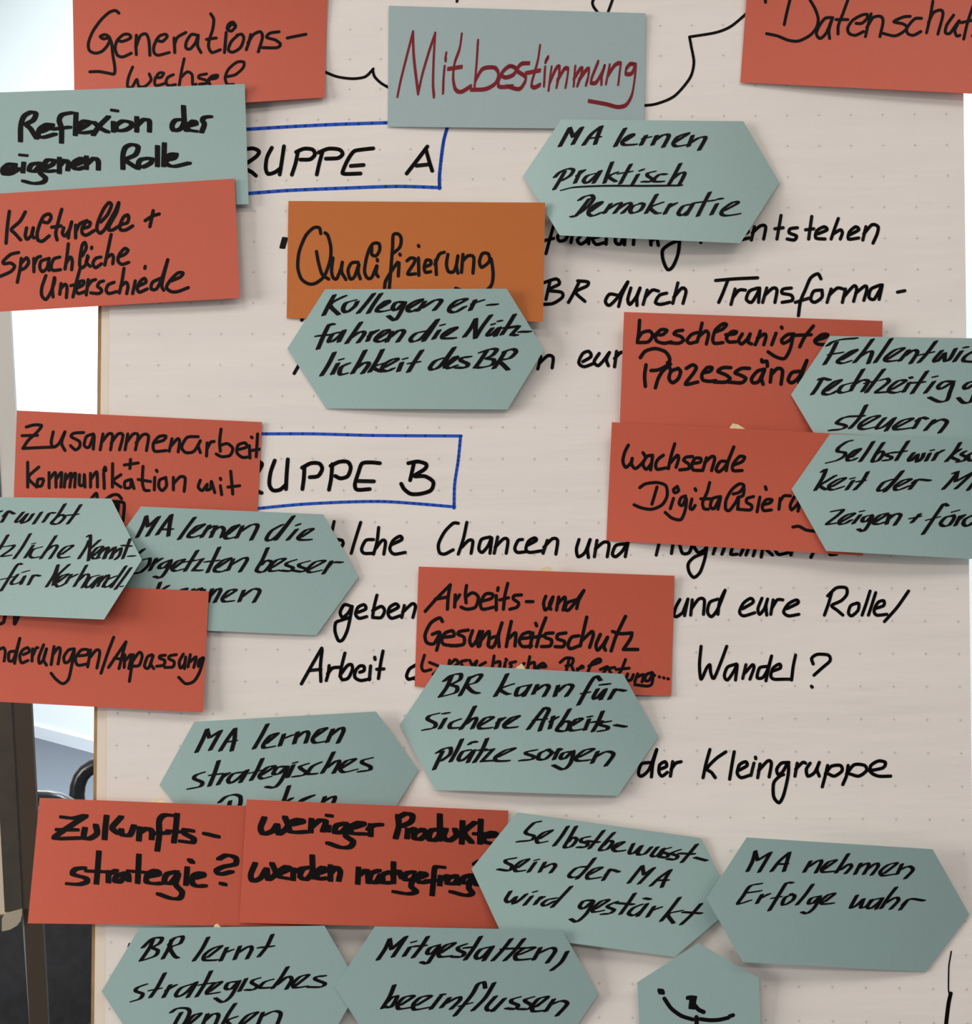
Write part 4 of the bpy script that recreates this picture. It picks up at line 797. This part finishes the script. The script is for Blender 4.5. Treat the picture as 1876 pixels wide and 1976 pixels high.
# ------------------------------------------------------------------ moderation cards
# key, name, material, outline in photo pixels (clockwise from top left), (bow, bottom lift, twist) in mm, tape tab, label
RECT, HEX = 'rectangular_card', 'hexagonal_card'
CARDS = [
('generations', RECT, 'red', [(140, -18), (633, -45), (626.4, 188), (144, 219)], (-4, 12, 2), None,
 'red card reading Generationswechsel at the top left, above the teal Reflexion card'),
('datenschutz', RECT, 'red', [(1446, -76), (1935, -54), (1925, 183), (1429, 159)], (-2, 9, 6), None,
 'red card reading Datenschutz in the top right corner of the flipchart'),
('mitbestimmung', RECT, 'grey_teal', [(750.3, 11), (1246, 25.5), (1243, 249.5), (748.3, 244.5)], (-2, 3, 0), None,
 'greyish blue rectangular card reading Mitbestimmung in dark red marker, top centre'),
('reflexion', RECT, 'teal', [(-22, 179), (472.4, 162), (479.8, 394), (-14, 408)], (-2, 5, 2), None,
 'teal rectangular card reading Reflexion der eigenen Rolle, with thick black lettering'),
('kulturelle', RECT, 'red', [(-40, 376), (452.4, 344.6), (463, 575), (-30, 603)], (-2, 3, 2.5), None,
 'red card reading Kulturelle und sprachliche Unterschiede, below the teal Reflexion card'),
('praktisch', HEX, 'teal', [(1083, 230.5), (1434.6, 233.9), (1504.5, 352.5), (1428.5, 469.5), (1080, 454), (1009.7, 339)], (-13, 4, 2), None,
 'teal hexagon card reading MA lernen praktisch Demokratie, one word underlined'),
('qualifizierung', RECT, 'orange', [(556.6, 387.8), (1052, 391), (1048, 620.6), (553.3, 614)], (-2, 3, 0.5), None,
 'orange card reading Qualifizierung, the only orange one'),
('kollegen', HEX, 'teal', [(627.3, 558.3), (978, 557), (1050, 674.7), (979.4, 790.3), (630, 788.4), (554.4, 672.5)], (-5, 5, 0.5), None,
 'teal hexagon card reading Kollegen erfahren die Nützlichkeit, overlapping the orange card'),
('beschleunigte', RECT, 'red', [(1204.4, 602), (1703.6, 619.4), (1697, 851), (1195.5, 834)], (-5, 1, 0), None,
 'red card reading beschleunigte Prozess, below the line ending Transforma'),
('fehlentwicklung', HEX, 'teal', [(1602.5, 648.4), (1954, 654), (2021, 773), (1946, 888), (1596, 878), (1526.6, 761.5)], (-8, 4, 0), None,
 'teal hexagon card reading Fehlentwicklung rechtzeitig steuern at the right edge'),
('digitalisierung', RECT, 'red', [(1180.8, 814.7), (1676, 840), (1665.5, 1072.3), (1170.3, 1043)], (-3, 8, 1), [(1408, 826), (1414, 817), (1424, 819), (1438, 827.5)],
 'red card reading wachsende Digitalisierung, with a scrap of tape on its top edge'),
('selbstwirksam', HEX, 'teal', [(1601.7, 837.6), (1953, 850), (2020, 968), (1946, 1082.5), (1594.9, 1063.3), (1527.6, 944)], (-8, 4, 1), None,
 'teal hexagon card reading Selbstwirksamkeit der MA at the right edge, below the Fehlentwicklung hexagon'),
('zusammenarbeit', RECT, 'red', [(32.5, 792), (505.6, 814.6), (494, 1046), (24, 1026)], (-2, 3, 0), None,
 'red card reading Zusammenarbeit und Kommunikation, left of the blue Gruppe B frame'),
('vorgesetzten', HEX, 'teal', [(272, 977.4), (624, 992.5), (692, 1113.5), (610.5, 1226), (262, 1211), (192, 1088)], (-4, 6, 1), None,
 'teal hexagon card reading MA lernen die Vorgesetzten besser kennen'),
('anpassung', RECT, 'red', [(-92, 1119), (403, 1141), (391.4, 1374.8), (-102, 1349)], (-2, 7, 1), None,
 'red card ending in Anpassung, cut off by the left edge of the photo'),
('verhandlung', HEX, 'teal', [(-137, 957.5), (214.3, 962), (273.8, 1080.3), (200.7, 1195.5), (-149, 1181), (-214, 1071)], (1, 9, 5), None,
 'teal hexagon card reading Kenntnisse für Verhandlung, lifting off at the left edge'),
('gesundheit', RECT, 'red', [(808, 1093.3), (1302, 1111), (1295.3, 1343.3), (800.3, 1324.5)], (-4, 6, 0), [(1039.5, 1101.5), (1048, 1096), (1057.5, 1091.6), (1063, 1096), (1068.6, 1102.3)],
 'red card reading Arbeits- und Gesundheitsschutz in the middle of the sheet'),
('strategisch', HEX, 'teal', [(374.8, 1392.7), (725.5, 1373), (807.8, 1486), (737, 1600), (388, 1614), (307.8, 1514.4)], (-7, 3, 2), None,
 'teal hexagon card reading MA lernen strategisches Denken, tilted above the Zukunftsstrategie card'),
('arbeitsplaetze', HEX, 'teal', [(849.3, 1282.5), (1202.7, 1300.5), (1270.6, 1422), (1191.9, 1535.6), (839.8, 1524.2), (772, 1398)], (-8, 8, 1), [(994, 1290), (1000, 1285), (1006.7, 1279.7), (1013.6, 1291)],
 'teal hexagon card reading BR kann für sichere Arbeitsplätze sorgen'),
('zukunft', RECT, 'red', [(76.3, 1539.8), (571, 1559), (573, 1788), (53.5, 1781.8)], (-6, 3, 0), [(281.5, 1548), (300, 1543), (313.4, 1538.6), (316.6, 1549)],
 'red card reading Zukunftsstrategie with question mark, thick black lettering'),
('produkte', RECT, 'red', [(475.8, 1542.6), (981.3, 1564.3), (966, 1792), (461.7, 1780.7)], (-6, 2, 0), None,
 'red card reading weniger Produkte werden nachgefragt'),
('selbstbewusst', HEX, 'teal', [(998, 1567.5), (1353, 1617.3), (1417, 1749), (1302, 1846.5), (968, 1802), (909.9, 1677)], (-4, 3, 0), None,
 'teal hexagon card reading Selbstbewusstsein der MA wird gestärkt, overlapping the Produkte card'),
('erfolge', HEX, 'teal', [(1441, 1616), (1800, 1638.7), (1870.7, 1764.6), (1786.6, 1875.6), (1433.3, 1856.6), (1364, 1734.6)], (-5, 1, 0), None,
 'teal hexagon card reading MA nehmen Erfolge wahr at the lower right'),
('figure', HEX, 'teal', [(1347.7, 1820), (1464.8, 1887.6), (1474, 2150), (1358, 2225), (1242, 2160), (1230, 1895.5)], (-2, 2, 0), None,
 'upright teal hexagon card with a drawn black stick figure raising its arms'),
('lernt', HEX, 'teal', [(269, 1790.8), (626.3, 1786.5), (694, 1905), (625, 2025), (272, 2030), (195.9, 1913)], (-3, 3, 0), [(411.5, 1790), (415, 1784), (419.6, 1782), (427.5, 1790.2)],
 'teal hexagon card reading BR lernt strategisches Denken in the bottom left'),
('mitgestalten', HEX, 'teal', [(723.5, 1787.8), (1084.7, 1795), (1154.6, 1918), (1078, 2032), (724, 2026), (645.8, 1903.8)], (-3, 3, 0), None,
 'teal hexagon card reading Mitgestalten, beeinflussen at the bottom edge'),
]
STEP = 4
GX = np.arange(-260, 2100, STEP).astype(float)
GY = np.arange(-120, 2300, STEP).astype(float)
XX, YY = np.meshgrid(GX, GY)
H = np.zeros_like(XX)


def poly_mask(poly):
    m = np.zeros(XX.shape, bool)
    j = len(poly) - 1
    for i in range(len(poly)):
        xi, yi = poly[i]
        xj, yj = poly[j]
        if yi != yj:
            c = ((yi > YY) != (yj > YY)) & (XX < (xj - xi) * (YY - yi) / (yj - yi) + xi)
            m ^= c
        j = i
    return m


def grow(poly, k):
    cx = sum(p[0] for p in poly) / len(poly)
    cy = sum(p[1] for p in poly) / len(poly)
    return [(cx + (x - cx) * k, cy + (y - cy) * k) for x, y in poly]


THICK = 0.0003
# cards that stand off at an angle: how much the right end and the bottom edge fall back (m)
LEAN = {'erfolge': (-0.010, -0.007), 'fehlentwicklung': (-0.004, -0.003), 'beschleunigte': (-0.003, -0.003)}
for key, name, mat, outline, (bow, lift, twist), tape, label in CARDS:
    cx = sum(p[0] for p in outline) / len(outline)
    cy = sum(p[1] for p in outline) / len(outline)
    bow, lift, twist = bow * 0.001, lift * 0.001, twist * 0.001

    def shape(x, y, cx=cx, cy=cy, bow=bow, lift=lift, twist=twist):
        u, v = (x - cx) / 250.0, (y - cy) / 116.0
        return bow * u * u + lift * ((v + 1) / 2) ** 2 + twist * u * (v + 1) / 2

    mk = poly_mask(grow(outline, 1.02))
    x, y, h = XX[mk], YY[mk], H[mk]
    base = shape(x, y)
    best = None
    fixed = LEAN.get(key)
    for tx in ([fixed[0]] if fixed else np.linspace(-0.009, 0.009, 13)):
        for ty in ([fixed[1]] if fixed else np.linspace(-0.008, 0.008, 9)):
            z = base + tx * (x - cx) / 250.0 + ty * (y - cy) / 116.0
            z0 = (h - z).max() + 0.0004 + THICK
            cost = (z + z0 - h).mean() + 0.02 * abs(tx) + 0.02 * abs(ty)
            if best is None or cost < best[0]:
                best = (cost, tx, ty, z0)
    _, tx, ty, z0 = best

    def zf(x, y, shape=shape, tx=tx, ty=ty, z0=z0, cx=cx, cy=cy):
        return shape(x, y) + tx * (x - cx) / 250.0 + ty * (y - cy) / 116.0 + z0

    mk2 = poly_mask(grow(outline, 1.03))
    H[mk2] = np.maximum(H[mk2], zf(XX[mk2], YY[mk2]) + 0.00022)
    # the card: outline cut into a grid so that it can bend, with a real thickness
    xs = [p[0] for p in outline]
    ys = [p[1] for p in outline]
    vs, fs, vid = [], [], {}

    def vert(p, zf=zf):
        q = (round(p[0], 3), round(p[1], 3))
        if q not in vid:
            vid[q] = len(vs)
            vs.append(q)
        return vid[q]

    NX, NY = 14, 8
    x0, x1, y0, y1 = min(xs), max(xs), min(ys), max(ys)
    for i in range(NX):
        for j in range(NY):
            xa, xb = x0 + (x1 - x0) * i / NX, x0 + (x1 - x0) * (i + 1) / NX
            ya, yb = y0 + (y1 - y0) * j / NY, y0 + (y1 - y0) * (j + 1) / NY
            pg = clip([(xa, ya), (xb, ya), (xb, yb), (xa, yb)], outline)
            if pg is None:
                continue
            ids = []
            for p in pg:
                k = vert(p)
                if not ids or (ids[-1] != k and ids[0] != k):
                    ids.append(k)
            if len(ids) > 2:
                fs.append(tuple(ids[::-1]))
    n = len(vs)
    front = [at(px, py, zf(px, py)) for px, py in vs]
    back = [p - PN * THICK for p in front]
    cnt = {}
    for fc in fs:
        for a, b in zip(fc, fc[1:] + fc[:1]):
            cnt[(a, b)] = 1
    rim = [(a, b) for (a, b) in cnt if (b, a) not in cnt]
    faces = fs + [tuple(k + n for k in fc[::-1]) for fc in fs] + [(b, a, a + n, b + n) for a, b in rim]
    card = mesh_obj(name, front + back, faces, M[mat], origin=at(cx, cy, zf(cx, cy)), smooth=True)
    card.data.set_sharp_from_angle(angle=0.6)
    tag(card, label, 'card', 'red and orange rectangular cards' if name == RECT and mat in ('red', 'orange') else ('teal rectangular cards' if name == RECT else 'teal hexagonal cards'))
    ink = M['red_ink'] if key == 'mitbestimmung' else M['ink']
    for line in INK[key]:
        o = write('handwriting' if key != 'figure' else 'drawn_figure', [line], ink, card, lambda x, y: zf(x, y) + 0.00012, outline)
        if o is not None and key == 'mitbestimmung':
            o['label'] = 'dark red marker lettering'
    if tape:
        zt = zf(tape[0][0], tape[0][1] + 4)
        lo = [(tape[-1][0] - 2, tape[-1][1] + 7), (tape[0][0] + 2, tape[0][1] + 7)]
        pts = tape + lo
        f = [at(px, py, zf(px, py) - THICK - 0.00005) for px, py in pts]
        b = [p - PN * 0.00012 for p in f]
        k = len(pts)
        mesh_obj('tape_tab', f + b, [tuple(range(k - 1, -1, -1)), tuple(range(k, 2 * k))] + [(i, (i + 1) % k, (i + 1) % k + k, i + k) for i in range(k)], M['tape'], card)['label'] = 'pale yellow tape tab'
    print('card', key, 'height mm', round(z0 * 1000, 2), 'tilt', round(tx, 4), round(ty, 4))
